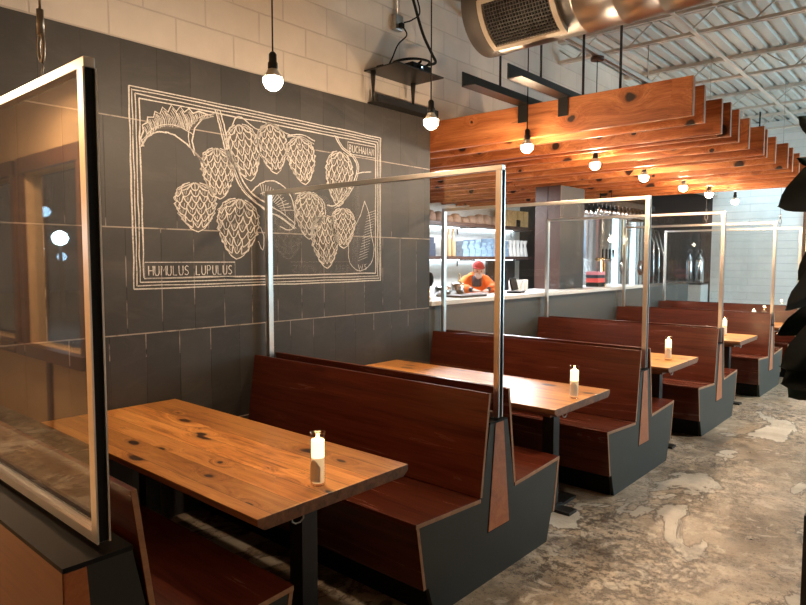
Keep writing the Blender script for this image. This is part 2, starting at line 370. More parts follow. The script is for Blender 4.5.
def lt(prof, loc=(0, 0, 0), seg=24, axis='z'):
    bm = bmesh.new(); lathe(bm, prof, loc, seg, 0, axis); return bm
def tag(o, label, cat, group=None, kind=None):
    o['label'] = label; o['category'] = cat
    if group: o['group'] = group
    if kind: o['kind'] = kind
    return o
def thing(name, label, cat, loc=(0, 0, 0), group=None, rotz=0):
    o = bpy.data.objects.new(name, None); o.empty_display_size = .1; C.objects.link(o); o.location = loc; o.rotation_euler = (0, 0, rotz)
    return tag(o, label, cat, group)
def struct(name, bm, m, parent=None, label=None, **kw):
    o = obj(name, bm, m, parent, **kw)
    if not parent:
        o['kind'] = 'structure'
        if label: o['label'] = label
    return o
def dup(root, loc, label, rotz=None):
    r = root.copy(); C.objects.link(r); r.location = loc; r['label'] = label
    if rotz is not None: r.rotation_euler = (0, 0, rotz)
    for ch in [o for o in bpy.data.objects if o.parent == root]:
        c = ch.copy(); C.objects.link(c); c.parent = r
        for g in [o for o in bpy.data.objects if o.parent == ch]:
            d = g.copy(); C.objects.link(d); d.parent = c
    return r

# ------------------------------------------------------------------ setting
ZC = 4.07; YF = 10.6; YN = -3.45; XR = 6.2; XL = -5.0; ZT = 2.79; YE = 1.79
struct('floor', bx(XL, XR, YN, YF, -.05, 0), 'floor', label='worn stained concrete floor')
struct('wall_left', bx(-.20, 0, -2.0, YE, 0, ZT), 'tile', label='charcoal slate tile wall behind the booths')
struct('wall_left_upper', bx(-.20, -.015, -2.0, YF, ZT, ZC), 'block', label='cream painted block wall above the slate tiles')
struct('wall_entry', bx(XL, -.20, -2.0, -1.85, 0, ZC), 'wallwhite')
struct('wall_bar', bx(-3.35, -3.25, -1.85, 8.75, 0, ZC), 'wallwhite')
struct('wall_bar_dark', bx(-3.35, -3.25, 8.75, YF, 0, ZC), 'darkwall')
struct('wall_right', bxs((XR, XR+.15, YN, 5.2, 0, ZC), (XR, XR+.15, 9.6, YF, 0, ZC), (XR, XR+.15, 5.2, 9.6, 0, .8), (XR, XR+.15, 5.2, 9.6, 3.0, ZC)), 'wallwhite')
struct('wall_far', bx(-.10, XR, YF, YF+.15, 0, ZC), 'farblock', label='white brick wall at the far end')
struct('wall_far_dark', bx(-3.35, -.10, YF, YF+.15, 0, ZC), 'darkwall')
# entry side wall with the two windows
WIN = [(-3.20, -1.94), (-4.75, -3.50)]
z0w, z1w = .76, 2.38
struct('wall_front', bxs((XL, -4.75, YN-.15, YN, 0, ZC), (-3.50, -3.20, YN-.15, YN, 0, ZC), (-1.94, XR, YN-.15, YN, 0, ZC),
    (-4.75, -3.50, YN-.15, YN, 0, z0w), (-3.20, -1.94, YN-.15, YN, 0, z0w), (-4.75, -3.50, YN-.15, YN, z1w, ZC), (-3.20, -1.94, YN-.15, YN, z1w, ZC)), 'tan')
struct('wall_side', bx(XL-.15, XL, YN, -1.85, 0, ZC), 'wallwhite')
for i, (a, b) in enumerate(WIN):
    f = struct('window_%d' % (i+1), bxs((a-.10, a, YN, YN+.04, z0w-.1, z1w+.12), (b, b+.10, YN, YN+.04, z0w-.1, z1w+.12), (a-.1, b+.1, YN, YN+.05, z1w, z1w+.14), (a-.12, b+.12, YN, YN+.09, z0w-.11, z0w)), 'brownframe')
    struct('pane', bx(a, b, YN-.08, YN-.07, z0w, z1w), 'windowglass', f)
obj_t = struct('trim_1', bxs((-2.75, -2.68, YN, YN+.03, 0, z0w-.1)), 'brownframe')
# window_3 in the right wall
f = struct('window_3', bxs((XR-.03, XR+.15, 5.2, 5.28, .8, 3.0), (XR-.03, XR+.15, 9.52, 9.6, .8, 3.0), (XR-.03, XR+.15, 7.36, 7.44, .8, 3.0), (XR-.03, XR+.15, 5.2, 9.6, .8, .88), (XR-.03, XR+.15, 5.2, 9.6, 2.92, 3.0)), 'brownframe')
struct('pane', bx(XR+.06, XR+.07, 5.28, 9.52, .88, 2.92), 'windowglass', f)
# corrugated deck
def deck(bm):
    prof = []; x = XL-.1
    while x < XR+.2:
        prof += [(x, ZC), (x+.09, ZC), (x+.105, ZC+.04), (x+.145, ZC+.04), (x+.16, ZC)]; x += .16
    prof.sort(key=lambda p: p[0])
    a = [bm.verts.new((x, YN-.1, z)) for x, z in prof]; b = [bm.verts.new((x, YF+.1, z)) for x, z in prof]
    c = [bm.verts.new((x, YN-.1, z+.02)) for x, z in prof]; d = [bm.verts.new((x, YF+.1, z+.02)) for x, z in prof]
    for i in range(len(prof)-1):
        if prof[i+1][0]-prof[i][0] < 1e-4: continue
        bm.faces.new((a[i], b[i], b[i+1], a[i+1])); bm.faces.new((c[i], c[i+1], d[i+1], d[i]))
struct('ceiling', deck, 'deck', label='white corrugated metal roof deck')

# ------------------------------------------------------------------ roof joists (along x)
def joist(y, label, zb=3.80):
    t = thing('roof_joist', label, 'joist', (0, y, 0), 'white open-web roof joists')
    x0, x1 = -3.23, XR
    obj('top_chord', bxs((x0, x1, -.05, -.008, ZC-.045, ZC-.002), (x0, x1, .008, .05, ZC-.045, ZC-.002)), 'steelpaint', t)
    obj('bottom_chord', bxs((x0, x1, -.04, -.008, zb, zb+.03), (x0, x1, .008, .04, zb, zb+.03)), 'steelpaint', t)
    x = x0+.1; k = 0
    while x < x1-.3:
        za, zb2 = (ZC-.02, zb+.015) if k % 2 == 0 else (zb+.015, ZC-.02)
        obj('web_bar', tb([(x, 0, za), (x+.30, 0, zb2)], .009, 6), 'steelpaint', t); x += .30; k += 1
for y, lab in [(.37, 'white open-web roof joist nearest the front, above the first table'), (2.27, 'white open-web roof joist running just behind the round metal duct'),
               (4.17, 'white open-web roof joist over the front timber beams'), (6.07, 'white open-web roof joist over the middle of the timber beams'),
               (7.97, 'white open-web roof joist above the rear timber beams'), (9.87, 'white open-web roof joist closest to the far brick wall')]:
    joist(y, lab)
for x, lab in ((1.50, 'flat steel bridging bar crossing under the joists toward the far wall'), (3.4, 'steel bridging bar crossing the joists on the right side of the room')):
    tag(obj('bridging_bar', bxs((x-.02, x+.02, -3.3, YF-.02, 3.775, 3.782), (x-.003, x+.003, -3.3, YF-.02, 3.782, 3.80)), 'steelpaint'), lab, 'ceiling bar')

# ------------------------------------------------------------------ timber beams
ZB0, ZB1 = 2.515, 2.772
names = ['front timber slat beam with dark knots and two black straps', 'second timber beam, directly behind the strapped front beam', 'third timber beam from the front of the slatted canopy', 'fourth timber beam from the front of the slatted canopy',
 'fifth timber beam from the front of the slatted canopy', 'sixth timber beam from the front of the slatted canopy', 'seventh timber beam from the front of the slatted canopy', 'eighth timber beam from the front of the slatted canopy',
 'ninth timber beam from the front of the slatted canopy', 'tenth timber beam from the front of the slatted canopy', 'fifth timber beam from the back of the slatted canopy', 'fourth timber beam from the back of the slatted canopy',
 'third timber beam from the back of the slatted canopy', 'second timber beam from the back of the slatted canopy', 'rearmost timber beam of the slatted canopy, above the last pendants']
by = [1.80, 2.09, 2.57, 2.73, 3.03, 3.43, 3.87, 4.06, 4.50, 4.97, 5.30, 5.76, 6.12, 6.55, 6.95]
for k, (y, nm) in enumerate(zip(by, names)):
    xe = 2.19-.012*(k % 3)-.003*k; x0 = -3.23
    fs = bmesh.new(); box(fs, x0, xe, 0, .042, ZB0, ZB1)
    for f in fs.faces:
        n = f.calc_center_median()
        if abs(n.x-xe) < 1e-4: f.material_index = 1
    o = obj('timber_beam', fs, ['cedar', 'edge'], None, (0, y, 0), bevel=.003)
    tag(o, nm, 'beam', 'timber beams of the slatted canopy')

# steel angles carrying the beams
def angle(x, lab, y0=.97):
    t = thing('steel_angle', lab, 'bracket', (x, 0, 0), 'black steel angles over the timber beams')
    obj('flange', bxs((-.055, .055, y0, 7.0, 2.776, 2.784), (-.055, -.047, y0, 7.0, 2.776, 2.88)), 'steel_black', t)
    obj('strap', bxs((-.04, .04, 1.788, 1.796, 2.64, 2.784)), 'steel_black', t)
    for y in (1.56,): obj('threaded_rod', tb([(-.06, y, 2.78), (-.06, y, 3.83)], .009), 'steel_black', t)
angle(.925, 'black steel angle nearer the wall strapped over the front timber beam', 1.06)
angle(1.27, 'black steel angle further from the wall strapped over the front timber beam', 1.10)
t = thing('ceiling_hanger', 'pair of thin black rods standing up from the front timber beam near the lamp canopy', 'hanger', (0, 0, 0))
obj('rod', tb([(1.41, 1.825, 2.772), (1.41, 1.825, 3.85)], .010), 'steel_black', t); obj('rod', tb([(1.69, 1.825, 2.772), (1.69, 1.825, 3.85)], .010), 'steel_black', t)

# lamp rail
t = thing('lamp_rail', 'white slotted steel channel holding the pendant canopies, over the booths', 'rail', (1.0, 0, 3.40))
obj('channel', bxs((-.03, -.022, 1.62, 8.1, 0, .042), (.022, .03, 1.62, 8.1, 0, .042), (-.03, .03, 1.62, 8.1, .036, .042)), 'steelpaint', t)
for y in (2.27, 4.17, 6.07, 7.97): obj('hanger_rod', tb([(0, y, .04), (0, y, .42)], .007), 'steelpaint', t)

# ------------------------------------------------------------------ pendants
lamps = [(-.67, 2.431), (.557, 2.417), (1.768-.03, 2.447), (2.95, 2.451), (4.14, 2.443), (5.40, 2.434), (6.44, 2.441), (7.727, 2.452)]
plab = ['nearest bare-bulb pendant, hanging left before the chalk drawing', 'bare-bulb pendant hanging beside the projector shelf', 'bare-bulb pendant hanging right in front of the first timber beam',
 'bare-bulb pendant under the beams, first one behind the front beam', 'bare-bulb pendant under the beams, right of the dark column', 'bare-bulb pendant under the beams, fourth lit one from the far wall... third from last', 'second-farthest bare-bulb pendant under the timber beams', 'farthest bare-bulb pendant, in front of the white brick wall']
plab[5] = 'bare-bulb pendant under the beams, third counted from the far wall'
def pendant(lab):
    t = thing('pendant_lamp', lab, 'pendant lamp', (0, 0, 0), 'bare-bulb pendants over the booths')
    obj('bulb', lt([(.0, -.047), (.018, -.044), (.034, -.033), (.044, -.016), (.047, 0), (.0455, .012)], seg=20), 'bulb', t)
    obj('bulb_base', lt([(.0450, .0125), (.040, .026), (.028, .044), (.021, .056)], seg=20), 'bulbtop', t)
    obj('socket', lt([(.021, .055), (.024, .06), (.024, .085), (.019, .09), (.019, .125), (.012, .135), (.004, .14)], seg=16), 'steel_black', t)
    obj('cord', tb([(0, 0, .138), (0, 0, .955)], .0042, 6), 'black', t)
    obj('ceiling_canopy', lt([(.058, .930), (.060, .935), (.060, .958), (.05, .962)], seg=20), 'columnbrown', t)
    return t
p0 = pendant(plab[0])
LONGCORD = tb([(0, 0, .138), (0, 0, 1.60)], .0042, 6)
_m = bpy.data.meshes.new('cord'); LONGCORD.to_mesh(_m); LONGCORD.free(); _m.materials.append(MAT['black']); LONGCORD = _m
for i, (y, z) in enumerate(lamps):
    if i == 0: p0.location = (1, y, 2.436)
    else: r = dup(p0, (1, y, 2.436), plab[i])
    if i < 2:          # these two hang from the roof deck itself on longer cords
        for ch in [o for o in bpy.data.objects if o.parent == (p0 if i == 0 else r)]:
            if ch.name.startswith('cord'): ch.data = LONGCORD if i else ch.data
            if ch.name.startswith('ceiling_canopy') and i: ch.location.z = 1.634-.962

for ch in [o for o in bpy.data.objects if o.parent == p0]:
    if ch.name.startswith('cord'): ch.data = LONGCORD
    if ch.name.startswith('ceiling_canopy'): ch.location.z = 1.634-.962

# ------------------------------------------------------------------ booth benches
LB = 1.885
def board(bm, p, q, th, x0=.012, x1=LB+.002):
    """slab whose outer line runs p->q in the y-z plane, thickness th to the left of p->q; ends are material 1"""
    d = Vector((q[0]-p[0], q[1]-p[1])).normalized(); n = Vector((-d.y, d.x))*th
    poly = [p, q, (q[0]+n.x, q[1]+n.y), (p[0]+n.x, p[1]+n.y)]
    prism_yz(bm, poly, x0, x1, 0, 1)
def sides(s):
    return s
panel_poly = [(-.612, .435), (-.566, .150), (-.548, .150), (-.500, 0), (.500, 0), (.548, .150), (.566, .150), (.612, .435), (.150, .412), (.078, .777), (-.078, .777), (-.150, .412)]
def make_bench(lab):
    t = thing('booth_bench', lab, 'booth bench', (0, 0, 0), 'double-sided wooden booth benches')
    bm = bmesh.new(); prism_yz(bm, panel_poly, LB-.022, LB); obj('end_panel', bm, 'darkgrey', t)
    for s in (-1, 1):
        def f(bm, s=s): board(bm, (s*.634, .458), (s*.152, .432), .020*(1 if s < 0 else -1)*-1)
        obj('seat', f, ['mahog', 'edge'], t, bevel=.002)
        def f(bm, s=s): board(bm, (s*.160, .436), (s*.094, .932), .018*(-1 if s < 0 else 1))
        obj('backrest', f, ['mahog', 'edge'], t, bevel=.002)
        def f(bm, s=s): board(bm, (s*.632, .440), (s*.583, .149), .018*(1 if s < 0 else -1))
        obj('seat_front', f, ['mahog', 'edge'], t, bevel=.002)
        def f(bm, s=s): box(bm, .012, LB-.03, s*.50-.008, s*.50+.008, 0, .16)
        obj('kick_board', f, 'black', t)
    obj('cap_strip', bx(.012, LB, -.078, .078, .777, .785), 'black', t)
    bm = bmesh.new(); prism_yz(bm, [(-.088, .250), (.098, .250), (.034, .776), (-.034, .776)], LB, LB+.004); obj('wedge_inlay', bm, 'wedge', t)
    bm = bmesh.new(); prism_yz(bm, [(-.088-.006, .245), (.098+.006, .245), (.038, .776), (-.038, .776)], LB, LB+.002); obj('inlay_border', bm, 'black', t)
    return t
BY = [0, 1.92, 3.82, 6.0, 7.60]
blab = ['double-sided mahogany booth bench nearest the camera with full end panel in view', 'double-sided booth bench behind the second table, second from the camera', 'double-sided booth bench behind the third candle table',
        'double-sided booth bench second from the far end', 'farthest double-sided booth bench, partly hidden by plant leaves']
b0 = make_bench(blab[0])
for y, lab in zip(BY[1:], blab[1:]): dup(b0, (0, y, 0), lab)
# end-of-row bench closest to camera: one seat, flat brown back
t = thing('booth_bench', 'single-sided booth bench at bottom left with black top ledge and flat brown back panel', 'booth bench', (0, -1.92, 0))
bm = bmesh.new(); prism_yz(bm, [(-.085, 0), (.500, 0), (.548, .150), (.566, .150), (.612, .435), (.150, .412), (.078, .777), (-.085, .777)], LB-.022, LB); obj('end_panel', bm, 'darkgrey', t)
obj('back_panel', bx(.012, LB-.002, -.103, -.085, .0, .777), 'brownpanel', t)
obj('cap_ledge', bx(.012, LB+.001, -.103, .080, .777, .790), 'black', t)
def f(bm): board(bm, (.634, .458), (.152, .432), .020)
obj('seat', f, ['mahog', 'edge'], t, bevel=.002)
def f(bm): board(bm, (.160, .436), (.094, .945), .018)
obj('backrest', f, ['mahog', 'edge'], t, bevel=.002)
def f(bm): board(bm, (.632, .440), (.583, .149), -.018)
obj('seat_front', f, ['mahog', 'edge'], t, bevel=.002)
obj('kick_board', bx(.012, LB-.03, .492, .508, 0, .16), 'black', t)
bm = bmesh.new(); prism_yz(bm, [(-.100, .20), (-.01, .20), (-.045, .776), (-.100, .776)], LB, LB+.004); obj('wedge_inlay', bm, 'wedge', t)

# ------------------------------------------------------------------ hanging screens
def make_screen(lab, zb=.80, zt=1.998, x0=.045, x1=1.893):
    t = thing('divider_screen', lab, 'divider screen', (0, 0, 0), 'clear divider screens standing on the booth backs')
    a, d = .011, .018
    def post(x, s):
        def f(bm):
            box(bm, x-a, x+a, -d, d, zb, zt)
            box(bm, x+s*a, x+s*(a+.010), -d, -d+.005, zb, zt); box(bm, x+s*a, x+s*(a+.010), d-.005, d, zb, zt)
        return f
    p = obj('post', post(x1-a-.010, 1), 'alu', t); obj('dark_slot', bx(x1-.009, x1-.006, -d+.0055, d-.0055, zb+.002, zt), 'black', p)  # black strip drawn for the dark open slot of the channel
    p = obj('post', post(x0+a+.010, -1), 'alu', t)
    obj('top_rail', bx(x0, x1, -d*.8, d*.8, zt, zt+.026), 'alu', t, bevel=.002)
    obj('bottom_rail', bx(x0+.03, x1-.035, -d*.8, d*.8, zb-.004, zb+.022), 'alu', t)
    obj('clear_panel', bx(x0+.03, x1-.034, -.003, .003, zb+.022, zt), 'glass', t)
    return t
slab = ['clear divider screen with thick metal frame filling the left edge of the photo', 'tall clear divider screen on the nearest full booth bench, in front of the chalk drawing', 'clear divider screen on the second double booth bench, before the bar',
        'clear divider screen on the booth bench behind the third candle table', 'clear divider screen second from the far end', 'clear divider screen closest to the white brick wall']
s0 = make_screen(slab[1]); s0.location = (0, 0, 0)
for y, lab in zip([-1.92]+BY[1:], [slab[0]]+slab[2:]):
    r = dup(s0, (0, y, 0), lab)
    if y < 0: r.location.z = .826-.80*1.022; r.scale.z = 1.022
def hanger(x, y, lab, big=False):
    t = thing('screen_hanger', lab, 'hanging wire', (x, y, 2.024 if y > 0 else 2.078), 'wires holding the divider screens')
    obj('wire', tb([(0, 0, .16), (0, 0, ZC-(2.024 if y > 0 else 2.078))], .0035 if big else .003, 6), 'wire', t)
    obj('ferrule', tb([(0, 0, .12), (0, 0, .19)], .010, 8), 'wire', t)
    pts = [(.018*math.sin(a), 0, .085-.038*math.cos(a)) for a in [2*PI*k/14 for k in range(15)]]
    obj('quick_link', tb(pts, .005, 6), 'wire', t)
    obj('eye_bolt', tb([(0, 0, 0), (0, 0, .02), (.009, 0, .03), (0, 0, .045), (-.009, 0, .03), (0, 0, .02)], .003, 6), 'wire', t)
hanger(1.585, -1.92, 'steel wire with turnbuckle link above the near left divider screen', True)
hanger(1.10, 6.0, 'thin steel wire above the divider screen second from the far end')
hanger(1.62, 7.6, 'thin steel wire above the farthest divider screen')

# ------------------------------------------------------------------ tables
def make_table(lab, px=1.66, hw=.375):
    t = thing('dining_table', lab, 'table', (0, 0, 0), 'reclaimed pine booth tables')
    def top(bm):
        prism_yz(bm, [(-hw+.03, .684), (hw-.03, .684), (hw, .706), (hw, .730), (-hw, .730), (-hw, .706)], .02, 1.880, 0, 0)
        for f in bm.faces:
            f.normal_update()
            if f.calc_center_median().z < .7299: f.material_index = 1
    o = obj('tabletop', top, ['pine', 'pine_edge'], t, bevel=.003)
    obj('apron', bx(.06, 1.80, -hw+.10, hw-.10, .655, .684), 'pine_edge', t)
    for x in (px, .42):
        l = obj('pedestal_leg', bxs((x-.038, x+.038, -.038, .038, .03, .64), (x-.15, x+.13, -.09, .09, .64, .655)), 'steel_black', t)
        obj('foot_plate', bxs((x-.16, x+.16, -.05, .05, 0, .018), (x-.05, x+.05, -.27, .27, 0, .018), (x-.055, x+.055, -.055, .055, .018, .035)), 'steel_black', l)
    o = obj('bag_hook', tb([(1.84, -.20, .69), (1.84, -.20, .655), (1.84, -.185, .645), (1.84, -.165, .645), (1.84, -.15, .655), (1.84, -.15, .69)], .0035, 6), 'wire', t)
    return t
t0 = make_table('knotty pine booth table nearest the camera holding the largest candle')
t0.location = (0, -1.053, 0)
TY = [.955, 2.80, 4.93, 6.78]
for y, lab in zip(TY, ['pine booth table behind the nearest full bench, second from camera', 'pine booth table with candle, third from the camera', 'pine booth table fourth from the camera, its candle half hidden', 'farthest pine booth table, mostly behind the plant side']):
    dup(t0, (0, y, 0), lab)

# ------------------------------------------------------------------ candles
def make_candle(lab):
    t = thing('candle', lab, 'candle', (0, 0, 0), 'lit glass pillar candles on the booth tables')
    obj('glass_jar', lt([(.0, 0), (.024, 0), (.028, .004), (.028, .19), (.029, .200), (.0265, .200), (.0255, .19), (.0255, .010), (0, .008)], seg=24), 'jar', t)
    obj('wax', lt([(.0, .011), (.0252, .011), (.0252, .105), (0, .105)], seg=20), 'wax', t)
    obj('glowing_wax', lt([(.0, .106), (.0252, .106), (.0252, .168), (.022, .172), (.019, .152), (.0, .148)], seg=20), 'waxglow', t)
    obj('flame', lt([(.0, .150), (.006, .154), (.009, .164), (.0075, .175), (.003, .188), (0, .194)], seg=12), 'flame', t)
    def lbl(bm):
        n = 9
        for k in range(n):
            a0 = -2.2+k*.20; a1 = a0+.20; r = .0286
            h0 = .055+.028*math.sin(PI*k/n); h1 = .055+.028*math.sin(PI*(k+1)/n)
            vs = [bm.verts.new((r*math.cos(a), r*math.sin(a), z)) for a, z in ((a0, .018), (a1, .018), (a1, .018+h1), (a0, .018+h0))]; bm.faces.new(vs)
    obj('frosted_label', lbl, 'cup', t)
    return t
c0 = make_candle('largest lit glass candle, on the near knotty pine table')
c0.location = (1.785, -1.085, .731)
CL = [(1.819, .94, .731), (1.738, 2.833, .731), (1.60, 5.05, .731), (1.52, 6.75, .731)]
for p, lab in zip(CL, ['lit glass candle on the second pine table from the camera', 'lit glass candle on the third pine table from the camera', 'lit glass candle on the fourth table, just over a bench back', 'farthest lit candle, its tip showing above a bench back']):
    dup(c0, p, lab)
for p in [(1.785, -1.085, .731)]+CL:
    l = bpy.data.lights.new('candle_light', 'POINT'); l.energy = 1.2; l.color = (1, .6, .28); l.shadow_soft_size = .02
    o = bpy.data.objects.new('candle_light', l); o.location = (p[0], p[1], p[2]+.215); C.objects.link(o)

# ------------------------------------------------------------------ chalk drawing on the slate wall
mural = thing('chalk_mural', 'white chalk drawing of hop cones in a ruled frame on the slate wall', 'chalk drawing', (0, 0, 0))
def ribbon(bm, pts, w, x=.0012, closed=False):
    pts = [Vector((p[0], p[1])) for p in pts]
    n = len(pts)
    if n < 2: return
    L_, R_ = [], []
    for i, p in enumerate(pts):
        a = pts[(i-1) % n] if (closed or i > 0) else p; b = pts[(i+1) % n] if (closed or i < n-1) else p
        t = (b-a); t = t.normalized() if t.length > 1e-6 else Vector((1, 0)); m = Vector((-t.y, t.x))*w*.5*random.uniform(.7, 1.25)
        L_.append(p+m); R_.append(p-m)
    rng = range(n) if closed else range(n-1)
    for i in rng:
        j = (i+1) % n
        v = [bm.verts.new((x, q.x, q.y)) for q in (L_[i], R_[i], R_[j], L_[j])]; bm.faces.new(v)
        v2 = [bm.verts.new((x-.001, q.x, q.y)) for q in (L_[i], L_[j], R_[j], R_[i])]; bm.faces.new(v2)
def spl(pts, k=6):
    P_ = [Vector((p[0], p[1])) for p in pts]; out = []
    for i in range(len(P_)-1):
        p0, p1, p2, p3 = P_[max(i-1, 0)], P_[i], P_[i+1], P_[min(i+2, len(P_)-1)]
        for j in range(k):
            t = j/k; out.append(.5*((2*p1)+(p2-p0)*t+(2*p0-5*p1+4*p2-p3)*t*t+(3*p1-p0-3*p2+p3)*t**3))
    out.append(P_[-1]); return [(p.x+random.gauss(0, .0012), p.y+random.gauss(0, .0012)) for p in out]
# frame
def mframe(bm):
    for k, (o, w_) in enumerate([(0, .008), (.018, .006), (.038, .006), (.060, .008)]):
        y0, y1, z0, z1 = -.905+o, 1.155-o, 1.398+o, 2.545-o
        def edge(a, b):
            n = 14; return [(a[0]+(b[0]-a[0])*i/n+random.gauss(0, .0018), a[1]+(b[1]-a[1])*i/n+random.gauss(0, .0018)) for i in range(n+1)]
        for a, b in (((y0, z0), (y1, z0)), ((y1, z0), (y1, z1)), ((y1, z1), (y0, z1)), ((y0, z1), (y0, z0))): ribbon(bm, edge(a, b), w_)
obj('ruled_frame', mframe, 'chalk', mural)
# hop cones
HOPS = [(-0.186, 2.439, -0.094, 2.087, 0.249), (0.06, 2.478, 0.116, 2.155, 0.244), (0.31, 2.429, 0.373, 2.104, 0.25), (-0.35, 2.267, -0.33, 1.951, 0.231), (-0.507, 2.038, -0.489, 1.739, 0.278),
        (-0.181, 1.961, -0.216, 1.571, 0.312), (0.712, 2.378, 0.691, 1.969, 0.27), (0.406, 2.055, 0.402, 1.716, 0.26), (0.736, 1.958, 0.745, 1.655, 0.25), (0.544, 1.893, 0.576, 1.504, 0.27)]
def wprof(u):            # half width of the cone at u (0 top .. 1 tip)
    return max(0, math.sin(PI*min(1, u**.72*.97+.03)))**.62
for (ty, tz, by_, bz, wd) in HOPS:
    def f(bm):
        T = Vector((ty, tz)); B = Vector((by_, bz)); ax = B-T; ln = ax.length; ax /= ln; sd = Vector((-ax.y, ax.x))
        def pt(u, v): q = T+ax*ln*u+sd*v*wd*.505*wprof(u)*(1+.035*math.sin(u*41+ty*9)); return (q.x, q.y)
        n = 26
        ol = [pt(k/n, -1) for k in range(n+1)]+[pt(k/n, 1) for k in range(n, -1, -1)]
        fc = bm.faces.new([bm.verts.new((.0005, q[0], q[1])) for q in ol]); fc.material_index = 1
        for s in (-1, 1):
            ribbon(bm, [pt(k/n, s*(1+.05*math.sin(k*2.4))) for k in range(n+1)], .0065)
        rows = 7
        for r in range(rows):
            u0 = .02+r*.125; cols = [3, 4, 5, 5, 4, 4, 3][r]; off = .5 if r % 2 else 0
            for c in range(-1, cols+1):
                va = -1+2*(c+off)/cols; vb = -1+2*(c+1+off)/cols
                if va >= .98 or vb <= -.98: continue
                a = max(va, -1); b = min(vb, 1)
                dp = .150
                pts = []
                for k in range(9):
                    q = k/8; v = a+(b-a)*q; u = min(.995, u0+dp*math.sin(PI*q)**.7*.92)
                    pts.append(pt(u, v))
                ribbon(bm, pts, .0072)
                m = (a+b)/2
                if random.random() < .8:     # vein strokes on the bract
                    ribbon(bm, [pt(u0+.02, m+.03), pt(min(.99, u0+dp*.62), m)], .0035)
                    if random.random() < .5: ribbon(bm, [pt(u0+.03, a+(b-a)*.3), pt(min(.99, u0+dp*.5), a+(b-a)*.32)], .003)
        for k in range(5):
            v = -.8+k*.4; ribbon(bm, [pt(.0, v*.2), pt(.08, v*.9), pt(.15, v*1.15)], .006)
    obj('hop_cone', f, ['chalk', 'smudge'], mural)
leaf1 = [(-0.825, 2.215), (-0.842, 2.26), (-0.825, 2.30), (-0.830, 2.335), (-0.800, 2.355), (-0.798, 2.385), (-0.762, 2.390), (-0.752, 2.425), (-0.722, 2.415), (-0.705, 2.458), (-0.672, 2.435), (-0.650, 2.478), (-0.618, 2.447), (-0.592, 2.482), (-0.566, 2.452), (-0.535, 2.480), (-0.508, 2.455), (-0.470, 2.474), (-0.42, 2.466), (-0.365, 2.462), (-0.448, 2.431), (-0.499, 2.368), (-0.518, 2.289), (-0.503, 2.225), (-0.417, 2.146)]
leaf1b = [(-0.841, 2.213), (-0.791, 2.282), (-0.712, 2.314), (-0.632, 2.305), (-0.538, 2.253), (-0.454, 2.176)]
def f(bm):
    lf = bm.faces.new([bm.verts.new((.0005, q[0], q[1])) for q in leaf1[:21]+[(-.50, 2.36), (-.60, 2.35), (-.72, 2.33), (-.80, 2.28)]]); lf.material_index = 1
    ribbon(bm, leaf1, .008); ribbon(bm, spl(leaf1b), .009); ribbon(bm, spl([(-0.834, 2.25), (-0.745, 2.34), (-0.63, 2.365), (-0.511, 2.33)]), .005)
    up = spl(leaf1[3:20], 3); lo = spl([(-.81, 2.26), (-.76, 2.31), (-.70, 2.345), (-.6, 2.355), (-.54, 2.35), (-.50, 2.40), (-.44, 2.435)], 9)
    for k in range(54):
        a = lo[int(k/54*(len(lo)-1))]; b = up[int(k/54*(len(up)-1))]
        ribbon(bm, spl([a, ((a[0]+b[0])/2+.01, (a[1]+b[1])/2), (a[0]*.15+b[0]*.85, a[1]*.15+b[1]*.85)], 3), .0036)
    ribbon(bm, spl([(-.36, 2.478), (-.46, 2.44), (-.53, 2.37), (-.54, 2.28), (-.50, 2.20)]), .006)
obj('serrated_leaf', f, ['chalk', 'smudge'], mural)
stem = [(-0.353, 2.502), (-0.321, 2.395), (-0.284, 2.253), (-0.245, 2.177), (-0.193, 2.066), (-0.124, 1.989), (0.021, 1.902), (0.142, 1.86), (0.269, 1.789)]
stemb = [(-0.319, 2.508), (-0.289, 2.4), (-0.252, 2.263), (-0.21, 2.176), (-0.156, 2.081), (-0.089, 2.008), (0.021, 1.951), (.16, 1.89), (.275, 1.82)]
def f(bm):
    ribbon(bm, spl(stem), .009); ribbon(bm, spl(stemb), .009); ribbon(bm, spl([(p[0]+.015, p[1]) for p in stem]), .004)
obj('main_bine', f, 'chalk', mural)
def f(bm):
    ribbon(bm, spl([(0.213, 2.427), (0.343, 2.451), (0.461, 2.424)]), .008); ribbon(bm, spl([(0.213, 2.417), (0.343, 2.436), (0.455, 2.40)]), .005)
obj('upper_tendril', f, 'chalk', mural)
def f(bm):
    ribbon(bm, spl([(0.657, 2.491), (0.731, 2.407), (0.846, 2.353), (0.892, 2.275), (0.845, 2.159), (0.748, 2.041), (0.653, 1.975), (0.58, 1.97)]), .009)
    ribbon(bm, spl([(0.675, 2.491), (0.745, 2.415), (0.862, 2.36), (0.908, 2.275), (0.862, 2.150), (0.76, 2.025), (0.653, 1.955)]), .006)
    ribbon(bm, [(0.884, 2.233), (.95, 2.25), (1.046, 2.263)], .007)
obj('right_bine', f, 'chalk', mural)
def f(bm):
    ribbon(bm, spl([(-0.24, 2.41), (-0.18, 2.49), (-0.03, 2.43), (0.06, 2.49), (0.2, 2.44), (.31, 2.43)]), .008)
obj('cone_stalk', f, 'chalk', mural)
def f(bm):
    ribbon(bm, spl([(0.272, 2.032), (0.339, 2.042), (0.475, 2.034), (0.545, 1.986), (.56, 1.90)]), .007)
obj('lower_tendril', f, 'chalk', mural)
leaf2 = [(-0.095, 2.015), (-0.006, 2.083), (0.084, 2.103), (0.177, 2.074), (0.24, 2.004), (0.271, 1.904), (0.263, 1.802), (0.211, 1.774), (0.142, 1.797)]
